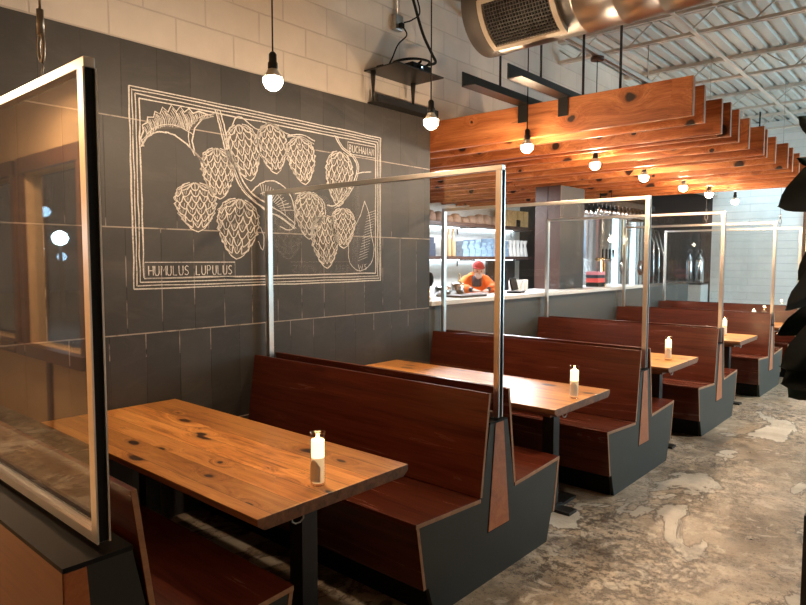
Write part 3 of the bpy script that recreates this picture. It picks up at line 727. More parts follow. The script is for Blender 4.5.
def f(bm):
    ribbon(bm, spl(leaf2), .007); ribbon(bm, spl([(-0.022, 2.009), (0.083, 2.029), (0.16, 1.973), (0.19, 1.875)]), .004)
    for k in range(14):
        a = k/13; ribbon(bm, [(.0+.15*a, 2.0-.03*a-.06*a*a), (-.02+.28*a, 2.075-.16*a*a)], .0035)
    ribbon(bm, spl([(-0.026, 1.79), (0.003, 1.718), (-0.008, 1.632), (-0.042, 1.693)]), .005)
obj('round_leaf', f, 'chalk', mural)
leaf3 = [(0.972, 2.029), (0.923, 1.913), (0.843, 1.797), (0.795, 1.683), (0.81, 1.544), (0.921, 1.48), (1.044, 1.543), (1.078, 1.659), (1.045, 1.775), (1.025, 1.918), (0.972, 2.029)]
def f(bm):
    ribbon(bm, spl(leaf3), .005)
    for k in range(18):
        z = 1.56+.022*k; y = .90+.006*k; ribbon(bm, [(y, z), (y+.10, z+.03)], .0022)
    # initials under the leaf
    for pts in ([(.90, 1.53), (.912, 1.49), (.925, 1.52), (.938, 1.49), (.95, 1.53)], [(.99, 1.535), (.972, 1.53), (.972, 1.515), (.988, 1.507), (.986, 1.49), (.968, 1.49)]): ribbon(bm, pts, .004)
obj('pointed_leaf', f, 'chalk', mural)
# lettering with strokes
G = {'H': [[(0, 0), (0, 1)], [(.7, 0), (.7, 1)], [(0, .5), (.7, .5)]], 'U': [[(0, 1), (0, .25), (.15, 0), (.5, 0), (.65, .25), (.65, 1)]],
     'M': [[(0, 0), (.05, 1), (.4, .45), (.75, 1), (.8, 0)]], 'L': [[(0, 1), (0, 0), (.6, 0)]], 'S': [[(.6, .9), (.3, 1), (.05, .8), (.1, .6), (.5, .42), (.6, .2), (.35, 0), (0, .1)]],
     'P': [[(0, 0), (0, 1), (.45, 1), (.6, .8), (.45, .5), (0, .5)]], 'B': [[(0, 0), (0, 1), (.4, 1), (.55, .8), (.4, .52), (0, .52)], [(.4, .52), (.6, .3), (.45, 0), (0, 0)]],
     'C': [[(.6, .85), (.35, 1), (.08, .8), (0, .5), (.08, .2), (.35, 0), (.6, .15)]], 'A': [[(0, 0), (.33, 1), (.66, 0)], [(.15, .4), (.5, .4)]], 'N': [[(0, 0), (0, 1), (.6, 0), (.6, 1)]], ' ': []}
def letters(bm, s, y0, y1, z, h, w):
    adv = (y1-y0)/len(s)
    for i, ch in enumerate(s):
        for st in G[ch]:
            ribbon(bm, [(y0+adv*i+p[0]*adv*1.05+random.gauss(0, .0006), z+p[1]*h) for p in st], w)
def sign(bm, y0, y1, z0, z1):
    ribbon(bm, [(y0, z0), (y1, z0), (y1, z1), (y0, z1)], .005, closed=True)
def f(bm): sign(bm, -.838, -.228, 1.456, 1.552); letters(bm, 'HUMULUS LUPULUS', -.815, -.240, 1.475, .056, .006)
obj('plant_name_lettering', f, 'chalk', mural)
def f(bm): sign(bm, .79, 1.095, 2.375, 2.463); letters(bm, 'BUCHANAN', .805, 1.09, 2.392, .052, .0055)
obj('artist_name_lettering', f, 'chalk', mural)

# ------------------------------------------------------------------ projector shelf, outlet, cables
t = thing('projector_shelf', 'black steel shelf on legs above the slate tiles holding the projector', 'shelf', (0, 0, 0))
obj('shelf_plate', bx(-.012, .34, .98, 1.54, 3.03, 3.04), 'steel_black', t)
obj('ledge_angle', bxs((-.012, .10, 1.02, 1.78, 2.795, 2.803), (.092, .10, 1.02, 1.78, 2.803, 2.85)), 'steel_black', t)
for y in (1.02, 1.50): obj('shelf_leg', lt([(.009, 2.803), (.010, 2.86), (.018, 2.98), (.022, 3.03)], (.05, y, 0), 8), 'steel_black', t)
t = thing('projector', 'small black projector with bluish lens light on the wall shelf', 'projector', (.15, 1.38, 3.041))
obj('housing', bx(-.10, .10, -.12, .12, .012, .085), 'black', t, bevel=.01)
obj('lens', lt([(.022, .10), (.025, .105), (.025, .118), (.015, .120)], (0, -.03, .05), 16, 'x'), 'steel_black', t)
obj('status_light', lt([(.008, .1185), (.006, .121)], (0, -.03, .05), 12, 'x'), 'blueled', t)
for p in ((-.08, -.10), (.08, -.10), (-.08, .10), (.08, .10)): obj('foot', lt([(.01, 0), (.01, .012)], (p[0], p[1], 0), 8), 'black', t)
tag(obj('power_adapter', bx(.06, .13, 1.04, 1.16, 3.041, 3.075), 'black', bevel=.006), 'black power brick at the left end of the projector shelf', 'power adapter')
t = thing('wall_outlet', 'grey electrical outlet box on the block wall above the projector', 'outlet', (-.014, 1.345, 3.49))
obj('box_body', bx(0, .05, -.045, .045, -.06, .06), 'galv', t, bevel=.004)
obj('plug', bx(.05, .085, -.015, .02, -.045, -.01), 'black', t)
obj('conduit', tb([(.02, 0, .06), (.02, 0, .56)], .010), 'galv', t)
def cable(name, pts, r, lab):
    q = [Vector(p) for p in pts]; out = []
    for i in range(len(q)-1):
        p0, p1, p2, p3 = q[max(i-1, 0)], q[i], q[i+1], q[min(i+2, len(q)-1)]
        for j in range(8):
            s = j/8; out.append(.5*((2*p1)+(p2-p0)*s+(2*p0-5*p1+4*p2-p3)*s*s+(3*p1-p0-3*p2+p3)*s**3))
    out.append(q[-1]); return tag(obj(name, tb(out, r, 8), 'black'), lab, 'cable')
cable('black_cable', [(.065, 1.345, 3.455), (.10, 1.36, 3.38), (.06, 1.30, 3.30), (.05, 1.24, 3.18), (.07, 1.15, 3.07)], .006, 'short black cord dropping from the outlet to the power brick')
cable('projector_cable', [(.05, 1.38, 3.95), (.10, 1.43, 3.70), (.10, 1.56, 3.45), (.12, 1.66, 3.30), (.16, 1.66, 3.22), (.18, 1.54, 3.17)], .012, 'thick black cable curving down from the ceiling into the projector')
cable('coiled_cable', [(.08, 1.18, 3.07), (.12, 1.20, 3.13), (.20, 1.32, 3.165), (.24, 1.47, 3.17), (.16, 1.53, 3.16), (.10, 1.48, 3.16), (.20, 1.42, 3.165)], .010, 'black cable looped over the top of the projector')
cable('outlet_cord', [(.06, 1.37, 3.49), (.10, 1.43, 3.52), (.12, 1.50, 3.60), (.08, 1.46, 3.80), (.05, 1.40, 3.98)], .006, 'thin black cord rising from the outlet toward the ceiling')

# ------------------------------------------------------------------ duct
DY, DZ, DR = 1.20, 3.285, .285
t = thing('air_duct', 'large round galvanised air duct with a side grille crossing under the roof', 'duct', (0, DY, DZ))
def f(bm):
    prof = [(DR, .98)]; x = 1.10
    while x < XR-.02:
        prof += [(DR, x), (DR+.006, x+.006), (DR+.006, x+.014), (DR, x+.022)]; x += .24 if x > 1.7 else .62
    prof.append((DR, XR-.01)); lathe(bm, prof, seg=48, axis='x')
    for fc in bm.faces:
        if len(fc.verts) > 4: fc.material_index = 1
obj('duct_tube', f, ['galv', 'ductgrey'], t)
obj('end_cap', lt([(DR+.004, .965), (DR+.006, .97), (DR+.006, 1.085), (DR+.002, 1.09)], seg=48, axis='x'), 'ductgrey', t)
def cyl_patch(bm, x0, x1, a0, a1, r0, r1, n=10):
    g = []
    for i in range(n+1):
        a = math.radians(a0+(a1-a0)*i/n); g.append([bm.verts.new((x, -r*math.cos(a), -r*math.sin(a))) for x, r in ((x0, r0), (x1, r0), (x1, r1), (x0, r1))])
    for i in range(n):
        for k in range(4): bm.faces.new((g[i][k], g[i][(k+1) % 4], g[i+1][(k+1) % 4], g[i+1][k]))
    bm.faces.new(g[0]); bm.faces.new(g[-1][::-1])
gx0, gx1, ga0, ga1 = 1.14, 1.61, 12, 68
def f(bm):
    cyl_patch(bm, gx0-.035, gx0, ga0-5, ga1+6, DR, DR+.03); cyl_patch(bm, gx1, gx1+.035, ga0-5, ga1+6, DR, DR+.03)
    cyl_patch(bm, gx0, gx1, ga0-5, ga0, DR, DR+.03, 2); cyl_patch(bm, gx0, gx1, ga1, ga1+6, DR, DR+.03, 2)
gf = obj('grille_frame', f, 'ductframe', t)
obj('grille_back', lambda bm: cyl_patch(bm, gx0, gx1, ga0, ga1, DR+.001, DR+.004), 'black', gf)
def f(bm):
    for k in range(22): x = gx0+(k+.5)*(gx1-gx0)/22; cyl_patch(bm, x-.002, x+.002, ga0, ga1, DR+.006, DR+.018, 8)
    for k in range(13): a = ga0+(k+.5)*(ga1-ga0)/13; cyl_patch(bm, gx0, gx1, a-.4, a+.4, DR+.012, DR+.022, 1)
o = obj('grille_louvres', f, 'ductgrey', gf)
obj('duct_sticker', lambda bm: cyl_patch(bm, 1.10, 1.36, 78, 84, DR+.001, DR+.003, 2), 'white', t)
for x in (2.6, 4.4): obj('duct_strap', lt([(DR+.004, x), (DR+.006, x+.003), (DR+.006, x+.04), (DR+.004, x+.043)], seg=48, axis='x'), 'galv', t)
tag(obj('conduit_pipe', tb([(-.01, 1.05, 3.90), (.30, 1.10, 3.72), (.65, 1.15, 3.50), (.925, 1.20, 3.39)], .035, 16), 'galv'), 'small grey pipe running from the block wall into the duct end', 'pipe')

# ------------------------------------------------------------------ housings of the added fill spots
for p, lab in zip(WALL_FILL, ['left added fill spotlight at the far wall', 'middle added fill spotlight at the far wall', 'right added fill spotlight at the far wall']):
    t = thing('spotlight', lab, 'spotlight', (p[0], p[1], p[2]), 'added far-wall fill spotlights')
    obj('housing', lt([(.06, .03), (.065, .05), (.065, .14), (.03, .16)], seg=20), 'black', t); obj('stem', tb([(0, 0, .15), (0, 0, .50)], .012), 'black', t)
for p, lab in zip(AISLE_FILL, ['added fill spotlight over the aisle by the second table', 'added fill spotlight over the middle of the aisle', 'added fill spotlight over the far part of the aisle']):
    t = thing('spotlight', lab, 'spotlight', p, 'added aisle fill spotlights')
    obj('housing', lt([(.06, .03), (.065, .05), (.065, .14), (.03, .16)], seg=20), 'black', t); obj('stem', tb([(0, 0, .15), (0, 0, .46)], .012), 'black', t)

# ------------------------------------------------------------------ bar
t = thing('bar_counter', 'long bar counter with grey front and bright white stone top', 'counter', (0, 0, 0))
obj('bar_front', bx(-.50, -.012, 1.80, 9.0, 0, 1.155), 'barfront', t)
obj('counter_top', bx(-.60, .02, 1.80, 7.0, 1.155, 1.195), 'counter', t, bevel=.004)
t = thing('column', 'square dark column rising from the bar to the timber beams', 'column', (0, 0, 0))
obj('column_core', bx(-.60, -.25, 4.72, 5.38, 1.196, 2.50), 'columngrey', t)
obj('brown_face_panel', bxs((-.602, -.43, 4.705, 4.72, 1.196, 2.50), (-.42, -.248, 4.705, 4.72, 1.196, 2.50)), 'columnbrown', t)
# back-bar shelves with led strips beneath
SX0, SX1 = -3.24, -2.80
SK = 1.16
def sy(y): return 5.48+(y-4.30)*1.17
for z, lab in ((1.568, 'lower back-bar shelf, above the person in orange'), (2.135, 'upper back-bar shelf just below the timber beams')):
    t = thing('wall_shelf', lab, 'shelf', (0, 0, z))
    obj('shelf_board', bx(SX0, SX1, 2.8, 8.55, 0, .055), 'columnbrown', t)
    obj('light_strip', bx(SX0+.02, SX0+.05, 2.9, 8.5, -.013, -.001), 'led', t)
    for y in (3.0, 4.8, 6.6, 8.4): obj('shelf_bracket', bxs((SX0, SX1-.03, y-.01, y+.01, -.02, -.001), (SX0, SX0+.01, y-.01, y+.01, -.12, -.02)), 'steel_black', t)
t = thing('back_counter', 'low cabinet run along the wall behind the bar', 'counter', (0, 0, 0))
obj('cabinet_body', bx(-3.24, -2.62, 2.2, 8.6, 0, .88), 'barfront', t); obj('worktop', bx(-3.24, -2.60, 2.2, 8.6, .88, .91), 'stainless', t)
d = struct('door_1', bx(-3.25, -3.20, 7.52, 8.5, 0.92, 1.56), 'darkwall')

def item(name, bm, m, lab, cat, grp=None): return tag(obj(name, bm, m), lab, cat, grp)
MAT['amber'] = plain('tan_glass', (.55, .36, .20), .2); MAT['bluewhite'] = plain('blue_white_pack', (.22, .34, .48), .5, vary=.9, sc=22)
MAT['bag'] = plain('brown_bag', (.25, .15, .10), .7, vary=.4, sc=14); MAT['gold'] = plain('gold_carton', (.70, .45, .20), .45, vary=.5, sc=22)
MAT['orange'] = plain('orange_cloth', (.88, .16, .012), .8, vary=.18); MAT['redcap'] = plain('red_cap_cloth', (.40, .025, .03), .8)
MAT['skin'] = plain('skin', (.50, .28, .19), .5); MAT['mask'] = plain('face_mask_cloth', (.55, .45, .42), .8); MAT['hair'] = plain('dark_hair', (.02, .014, .01), .6)
MAT['navy'] = plain('navy_pack', (.03, .04, .07), .5); MAT['pink'] = plain('pink_red_card', (.85, .12, .12), .5); MAT['pinkl'] = plain('pale_pink_card', (.85, .35, .45), .5)
# lower shelf goods (z 1.61)
zs = 1.624
def bottle(h=.34, r=.035): return [(.0, 0), (r*.9, 0), (r, .01), (r, h*.55), (r*.45, h*.72), (r*.35, h*.95), (r*.42, h*.96), (r*.42, h), (0, h)]
bt = None
for i, y in enumerate((4.62, 4.73, 4.84)):
    if bt is None: bt = item('tall_bottle', lt(bottle(.40, .042), seg=16), 'amber', '', 'bottle', 'tan bottles on the lower bar shelf'); o = bt
    else: o = bt.copy(); C.objects.link(o)
    o.location = (-2.97, sy(y), zs); o.scale = (SK,)*3; o['label'] = ['left tan bottle', 'middle tan bottle', 'right tan bottle'][i]+' of the trio on the lower back-bar shelf'
pk = None; random.seed(3)
for i in range(8):
    y = 5.00+i*.158
    if pk is None: pk = item('folded_pack', bxs((-.13, .13, -.07, .07, 0, .06), (-.12, .13, -.065, .068, .062, .125), (-.13, .11, -.07, .06, .127, .19), (-.11, .12, -.06, .065, .192, .25)), 'bluewhite', '', 'folded pack', 'blue and white packs on the lower bar shelf'); o = pk
    else: o = pk.copy(); C.objects.link(o)
    o.location = (-2.98, sy(y), zs); o.scale = (SK, SK, SK*random.uniform(.8, 1.12)); o.rotation_euler = (0, 0, random.uniform(-.03, .03))
    o['label'] = 'blue and white folded pack in the row on the lower bar shelf'
cf = None
for i in range(6):
    prof = [(0, 0), (.050, 0), (.052, .02), (.024, .17), (.022, .20), (.040, .27), (0, .27)]
    if cf is None: cf = item('carafe', lt(prof, seg=16), 'cup', '', 'carafe', 'white carafes on the lower bar shelf'); o = cf
    else: o = cf.copy(); C.objects.link(o)
    o.location = (-2.95, sy(6.27+.115*i), zs); o.scale = (SK,)*3; o['label'] = 'hourglass white carafe in the row right on the lower bar shelf'
nv = None
for i, (y, h) in enumerate(((4.08, 1.), (4.24, .9))):
    if nv is None: nv = item('navy_pack', bxs((-.1, .1, -.07, .07, 0, .10), (-.09, .1, -.06, .065, .102, .20), (-.08, .08, -.06, .06, .202, .29)), 'navy', '', 'folded pack', 'dark packs on the lower bar shelf'); o = nv
    else: o = nv.copy(); C.objects.link(o)
    o.location = (-2.97, sy(y), zs); o.scale = (SK, SK, SK*h); o['label'] = ['outer', 'inner'][i]+' dark navy pack at the left of the lower bar shelf'
# upper shelf goods
zs = 2.191; bg = None
for i in range(9):
    y = 4.30+i*.20
    if bg is None: bg = item('coffee_bag', lt([(0, 0), (.08, 0), (.095, .03), (.085, .12), (.05, .17), (0, .18)], seg=10), 'bag', '', 'bag', 'brown bags on the upper bar shelf'); o = bg
    else: o = bg.copy(); C.objects.link(o)
    o.location = (-2.98, sy(y), zs); o.scale = (SK, SK*random.uniform(.9, 1.1), random.uniform(.65, 1.1)); o['label'] = 'lumpy brown bag in the row on the upper bar shelf'
gc = None
for i, y in enumerate((6.20, 6.37, 6.54, 6.71)):
    if gc is None: gc = item('gold_carton', bx(-.10, .10, -.075, .075, 0, .26), 'gold', '', 'carton', 'gold cartons on the upper bar shelf'); o = gc
    else: o = gc.copy(); C.objects.link(o)
    o.location = (-2.96, sy(y), zs); o.scale = (SK,)*3; o['label'] = ['first gold patterned carton from left on the upper bar shelf', 'second gold patterned carton from left on the upper bar shelf', 'third gold patterned carton from left, beside the last one', 'rightmost gold patterned carton on the upper bar shelf'][i]
item('picture_card', bx(-2.838, -2.832, sy(6.40), sy(6.52), 2.191, 2.32), 'black', 'small black square card leaning on the gold cartons', 'card')
# on the bar top (z 1.196)
zt = 1.196
ck = None
for i in range(4):
    y = 3.86+i*.10
    if ck is None: ck = item('cup_stack', lt([(0, 0), (.030, 0), (.034, .01), (.036, .09), (.038, .10), (.036, .102), (.038, .13), (0, .13)], seg=16), 'cup', '', 'cups', 'white cup stacks on the bar'); o = ck
    else: o = ck.copy(); C.objects.link(o)
    o.location = (-.42, y, zt); o['label'] = ['stack of white cups just right of the register', 'second stack of white cups right of the register', 'third stack of white cups toward the column', 'white cup stack nearest the column'][i]
t = thing('cash_register', 'black tablet register on the bar beside the person in orange', 'register', (-.22, 3.62, zt), None, .3)
obj('register_base', bx(-.08, .08, -.10, .10, 0, .02), 'black', t)
obj('register_screen', bx(-.01, .01, -.13, .13, .03, .17), 'black', t, bevel=.004, rot=(0, -.25, 0))
item('metal_tin', lt([(0, 0), (.06, 0), (.085, .02), (.085, .09), (.06, .10), (0, .10)], (-.44, 2.55, zt), 20), 'stainless', 'round metal tin at the left on the bar', 'tin')
item('metal_tin', lt([(0, 0), (.05, 0), (.07, .02), (.07, .12), (.05, .13), (0, .13)], (-.42, 2.78, zt), 20), 'stainless', 'taller metal tin on the bar, left of the gold bottle', 'tin')
item('tray', bx(-.36, -.10, 2.42, 2.86, zt, zt+.02), 'steel_black', 'flat dark tray lying on the bar left of the person', 'tray')
item('gold_bottle', lt(bottle(.22, .026), (-.50, 2.93, zt), 14), 'copper', 'slim gold bottle standing on the bar left of the person', 'bottle')
t = thing('beer_tap', 'black round-headed beer tap at the left end of the bar', 'beer tap', (-.16, 1.98, zt))
obj('handle_stem', lt([(.022, 0), (.018, .02), (.010, .03), (.010, .13)], seg=12), 'copper', t); obj('handle_head', lt([(0, .12), (.03, .13), (.045, .17), (.045, .21), (.03, .25), (0, .26)], seg=16), 'black', t)
item('paper_cup', lt([(0, 0), (.028, 0), (.038, .11), (0, .11)], (-.30, 2.08, zt), 14), 'cup', 'single white paper cup at the left end of the bar', 'cup')
item('paper_cup', lt([(0, 0), (.028, 0), (.038, .11), (0, .11)], (-.42, 2.24, zt), 14), 'cup', 'white paper cup left of the metal tins on the bar', 'cup')
# right of the column
t = thing('glass_rack', 'dark hanging rack full of upside-down glasses over the right part of the bar', 'rack', (0, 0, 0))
obj('rack_frame', bxs((-.62, -.12, 5.75, 7.6, 2.40, 2.415), (-.62, -.60, 5.75, 7.6, 2.33, 2.415), (-.14, -.12, 5.75, 7.6, 2.33, 2.415)), 'black', t)
gl = None
for i in range(12):
    for x in (-.48, -.25):
        if gl is None: gl = obj('hanging_glass', lt([(.030, 0), (.032, .004), (.004, .01), (.004, .08), (.028, .11), (.034, .16), (.030, .20), (.0, .20)], seg=12), 'stainless', t); o = gl
        else: o = gl.copy(); C.objects.link(o); o.parent = t
        o.rotation_euler = (PI, 0, 0); o.location = (x, 5.85+i*.15, 2.40)
for y in (6.14, 6.97): obj('rack_rod', tb([(-.37, y, 2.41), (-.37, y, 2.56)], .008), 'black', t)
t = thing('tap_tower', 'brass-coloured beer tap tower on the right part of the bar', 'beer tap', (-.30, 6.12, zt))
obj('tower_column', lt([(.05, 0), (.05, .02), (.03, .03), (.03, .40), (0, .42)], seg=16), 'copper', t); obj('tap_bar', tb([(0, -.22, .38), (0, .22, .38)], .025, 12), 'copper', t)
for k in range(4):
    y = -.18+.12*k; tp = obj('tap_faucet', tb([(.02, y, .38), (.09, y, .37), (.10, y, .33)], .009), 'stainless', t); obj('tap_lever', lt([(.008, .39), (.014, .43), (.016, .52), (.0, .53)], (.07, y, 0), 10), 'black', tp)
for i, (dz, m, lab) in enumerate(((0, 'black', 'black box at the bottom of the colourful stack on the bar'), (.06, 'pink', 'bright red box in the middle of the colourful stack on the bar'), (.12, 'navy', 'dark box just under the pale pink one on the bar'), (.165, 'pinkl', 'pale pink box on top of the colourful stack on the bar'))):
    item('card_box', bx(-.36, -.18, 5.70, 5.92, zt+dz, zt+dz+(.058 if dz < .12 else .043)), m, lab, 'box', 'stacked boxes on the bar')
t = thing('bar_lamp', 'small bright lamp hanging over the bar, right of the column', 'lamp', (-.06, 5.80, 1.84))
obj('bulb', lt([(0, -.03), (.022, -.02), (.03, 0), (.022, .02), (.012, .035)], seg=16), 'ledwarm', t); obj('cord', tb([(0, 0, .04), (0, 0, .70)], .004, 6), 'black', t); obj('socket', lt([(.014, .03), (.016, .07), (.004, .08)], seg=12), 'stainless', t)
def tank(lab, x, y, r, z0, z1, grp='steel brewing tanks behind the bar'):
    t = thing('brewing_tank', lab, 'tank', (x, y, 0), grp)
    obj('vessel', lt([(.04, z0), (r, z0+r*.7), (r+.006, z0+r*.7+.02), (r, z0+r*.7+.04), (r, z1-r*.35), (r+.006, z1-r*.35+.02), (r*.9, z1-r*.2), (r*.5, z1-.03), (.06, z1), (.06, z1+.06), (0, z1+.06)], seg=32), 'stainless', t)
    for a in (.8, 2.4, 3.9, 5.5): obj('leg', tb([(r*.8*math.cos(a), r*.8*math.sin(a), 0), (r*.8*math.cos(a), r*.8*math.sin(a), z0+r*.65)], .025), 'stainless', t)
    obj('side_pipe', tb([(r+.05, -.05, z0+.1), (r+.05, -.05, z1-.1), (r*.5, -.02, z1+.05)], .02), 'stainless', t)
    obj('manway', lt([(.12, 0), (.14, .01), (.14, .04), (.10, .05)], (r-.02, 0, (z0+z1)/2), 20, 'x'), 'stainless', t)
tank('tall steel brewing tank closest to the bar', -1.05, 7.75, .40, .5, 2.45)
tank('steel brewing tank behind the first, further right', -1.15, 8.85, .38, .5, 2.35)
tank('rear steel brewing tank near the dark back wall', -2.3, 9.7, .42, .5, 2.5)
t = thing('pipe_manifold', 'cluster of steel pipes in front of the dark far wall behind the bar', 'pipes', (0, 0, 0))
for k in range(5): obj('pipe', tb([(-.62-.10*k, 9.55, .0), (-.62-.10*k, 9.55, 1.6+.15*(k % 3)), (-.75-.10*k, 9.55, 2.1+.1*(k % 2)), (-1.3, 9.75, 2.3)], .018), 'stainless', t)
# grey cabinet with two cylinders
t = thing('side_cabinet', 'pale blue-grey cabinet against the far wall', 'cabinet', (0, 0, 0))
obj('cabinet_box', bx(-.50, -.12, 10.1, 10.55, 0, 1.10), 'counter', t, bevel=.004); obj('cabinet_top', bx(-.51, -.11, 10.09, 10.56, 1.10, 1.125), 'columngrey', t)
kg = thing('gas_cylinder', 'left shiny steel cylinder on the pale cabinet', 'cylinder', (-.40, 10.3, 1.126), 'steel cylinders on the pale cabinet')
obj('cylinder_body', lt([(.075, 0), (.08, .01), (.08, .42), (.06, .49), (.025, .52), (.025, .56), (0, .56)], seg=24), 'stainless', kg)
obj('ring_handle', tb([(.04*math.cos(a), 0, .60+.04*math.sin(a)) for a in [2*PI*k/12 for k in range(13)]], .007, 6), 'stainless', kg)
dup(kg, (-.215, 10.3, 1.126), 'right shiny steel cylinder on the pale cabinet')
# framed window on the far wall
t = thing('lit_picture', 'wood-framed glowing yellow panel on the far white wall at right', 'framed light', (1.42, YF, 0))
obj('frame', bxs((0, .05, -.05, 0, 1.55, 2.55), (.75, .80, -.05, 0, 1.55, 2.55), (0, .80, -.05, 0, 2.50, 2.55), (0, .80, -.05, 0, 1.55, 1.60)), 'brownframe', t)
obj('glowing_panel', bx(.05, .75, -.02, -.005, 1.60, 2.50), emis('yellow_panel', (1.0, .78, .42), 1.6), t)
# street lamps seen through the front windows
def refl_pos(vx, vy, vz): return (vx, 2*(-1.92)-vy, vz)
for (vx, vz, m, r, lab) in ((-14.55, 2.12, 'streetcool', .20, 'large white street light outside, left of the entry'), (-18.0, 3.03, 'blueled', .17, 'upper blue street light outside the entry windows'), (-16.8, 1.63, 'blueled', .14, 'lower blue street light outside the entry windows'), (-18.4, 1.89, 'blueled', .09, 'small blue street light outside at the left')):
    p = refl_pos(vx, 4.16 if m == 'streetcool' else 5.04, vz); t = thing('street_lamp', lab, 'street lamp', (p[0], p[1], 0))
    obj('lamp_globe', lt([(0, -r), (r*.7, -r*.7), (r, 0), (r*.7, r*.7), (0, r)], (0, 0, p[2]), 16), m, t); obj('pole', tb([(0, 0, -.1), (0, 0, p[2]-r)], .05), 'black', t)
struct('ground', bx(-30, XL-.2, -30, 15, -.15, -.05), 'darkwall', label='dark street ground outside')
struct('ground', bx(XL-.2, 15, -30, YN-.2, -.15, -.05), 'darkwall', label='dark street ground beyond the entry windows')

# ------------------------------------------------------------------ person behind the bar
def skin_mesh(name, verts, edges, radii, m, parent, sub=2, root=0):
    me = bpy.data.meshes.new(name); me.from_pydata([Vector(v) for v in verts], edges, []); me.update()
    o = bpy.data.objects.new(name, me); C.objects.link(o)
    o.modifiers.new('skin', 'SKIN'); sv = me.skin_vertices[0].data
    for i, r in enumerate(radii): sv[i].radius = r if isinstance(r, tuple) else (r, r); sv[i].use_root = (i == root)
    sb = o.modifiers.new('sub', 'SUBSURF'); sb.levels = sub; sb.render_levels = sub
    dg = bpy.context.evaluated_depsgraph_get(); dg.update(); ev = o.evaluated_get(dg)
    nm = bpy.data.meshes.new_from_object(ev); o.modifiers.clear(); o.data = nm
    for p in nm.polygons: p.use_smooth = True
    nm.materials.clear(); nm.materials.append(MAT[m]); o.parent = parent
    return o
# local frame: person faces +x (toward the bar front), leans on the bar
per = thing('person', 'person in orange jacket and red cap leaning on the bar with both arms', 'person', (-.84, 3.68, 0), None, -.80); per.scale = (.93, .90, 1)
V = [(0, 0, .92), (.02, 0, 1.08), (.09, 0, 1.21), (.17, 0, 1.31), (.26, 0, 1.355), (.32, 0, 1.375),        # pelvis, waist, chest, shoulders, neck, head base
     (.17, .135, 1.315), (.28, .21, 1.24), (.42, .14, 1.235), (.50, .09, 1.228),                             # left arm
     (.17, -.135, 1.315), (.28, -.21, 1.24), (.42, -.14, 1.235), (.50, -.09, 1.228),                         # right arm
     (0, .10, .86), (.0, .11, .48), (-.04, .12, .08), (.08, .13, .035), (0, -.10, .86), (.0, -.11, .48), (-.04, -.12, .08), (.08, -.13, .035)]
E_ = [(0, 1), (1, 2), (2, 3), (3, 4), (4, 5), (3, 6), (6, 7), (7, 8), (8, 9), (3, 10), (10, 11), (11, 12), (12, 13), (0, 14), (14, 15), (15, 16), (16, 17), (0, 18), (18, 19), (19, 20), (20, 21)]
Rr = [(.12, .14), (.11, .13), (.075, .095), (.05, .065), .055, .05, .065, .045, .036, .028, .065, .045, .036, .028, .085, .058, .040, .035, .085, .058, .040, .035]
body = skin_mesh('body', V, E_, Rr, 'navy', per)
# skin-coloured hands, head
hd = bmesh.new(); bmesh.ops.create_uvsphere(hd, u_segments=24, v_segments=16, radius=1)
for v in hd.verts:
    x, y, z = v.co; jaw = 1-.28*max(0, -z)
    v.co = (x*.098*jaw+(.012 if z < -.3 and x > 0 else 0), y*.076*jaw, z*.118)
    if x > .75 and abs(y) < .28 and -.35 < z < .12: v.co.x += .022*(1-abs(y)/.28)
for f in hd.faces: f.smooth = True
head = obj('head', hd, 'skin', per, (.345, 0, 1.445)); head.rotation_euler = (0, .25, 0); head.scale = (.86, .86, .86)
for s in (-1, 1):
    obj('ear', lt([(0, -.006), (.022, -.004), (.026, .004), (0, .006)], (0, 0, 0), 12), 'skin', head, (-.005, s*.074, -.005), rot=(PI/2, 0, 0))
    obj('eye', lt([(0, -.010), (.008, -.006), (.011, 0), (.008, .006), (0, .010)], (0, 0, 0), 12), 'black', head, (.083, s*.028, .012))
bm = bmesh.new(); bmesh.ops.create_uvsphere(bm, u_segments=20, v_segments=12, radius=1)
for v in bm.verts: x, y, z = v.co; v.co = (x*.102, y*.081, max(z, -.25)*.118)
obj('hair', bm, 'hair', head, (-.016, 0, .008))
bm = bmesh.new(); bmesh.ops.create_uvsphere(bm, u_segments=20, v_segments=12, radius=1)
for v in bm.verts: x, y, z = v.co; v.co = (x*.106, y*.086, max(z, .05)*.085)
lathe(bm, [(.085, 0), (.088, .004), (.086, .010), (.08, .012)], (.055, 0, .004), 20)
for f in bm.faces: f.smooth = True
obj('cap', bm, 'redcap', head, (-.006, 0, .045))
bm = bmesh.new(); bmesh.ops.create_uvsphere(bm, u_segments=16, v_segments=10, radius=1)
for v in bm.verts: x, y, z = v.co; v.co = (max(x, -.1)*.045, y*.058, z*.048)
for f in bm.faces: f.smooth = True
obj('face_mask', bm, 'mask', head, (.062, 0, -.045))
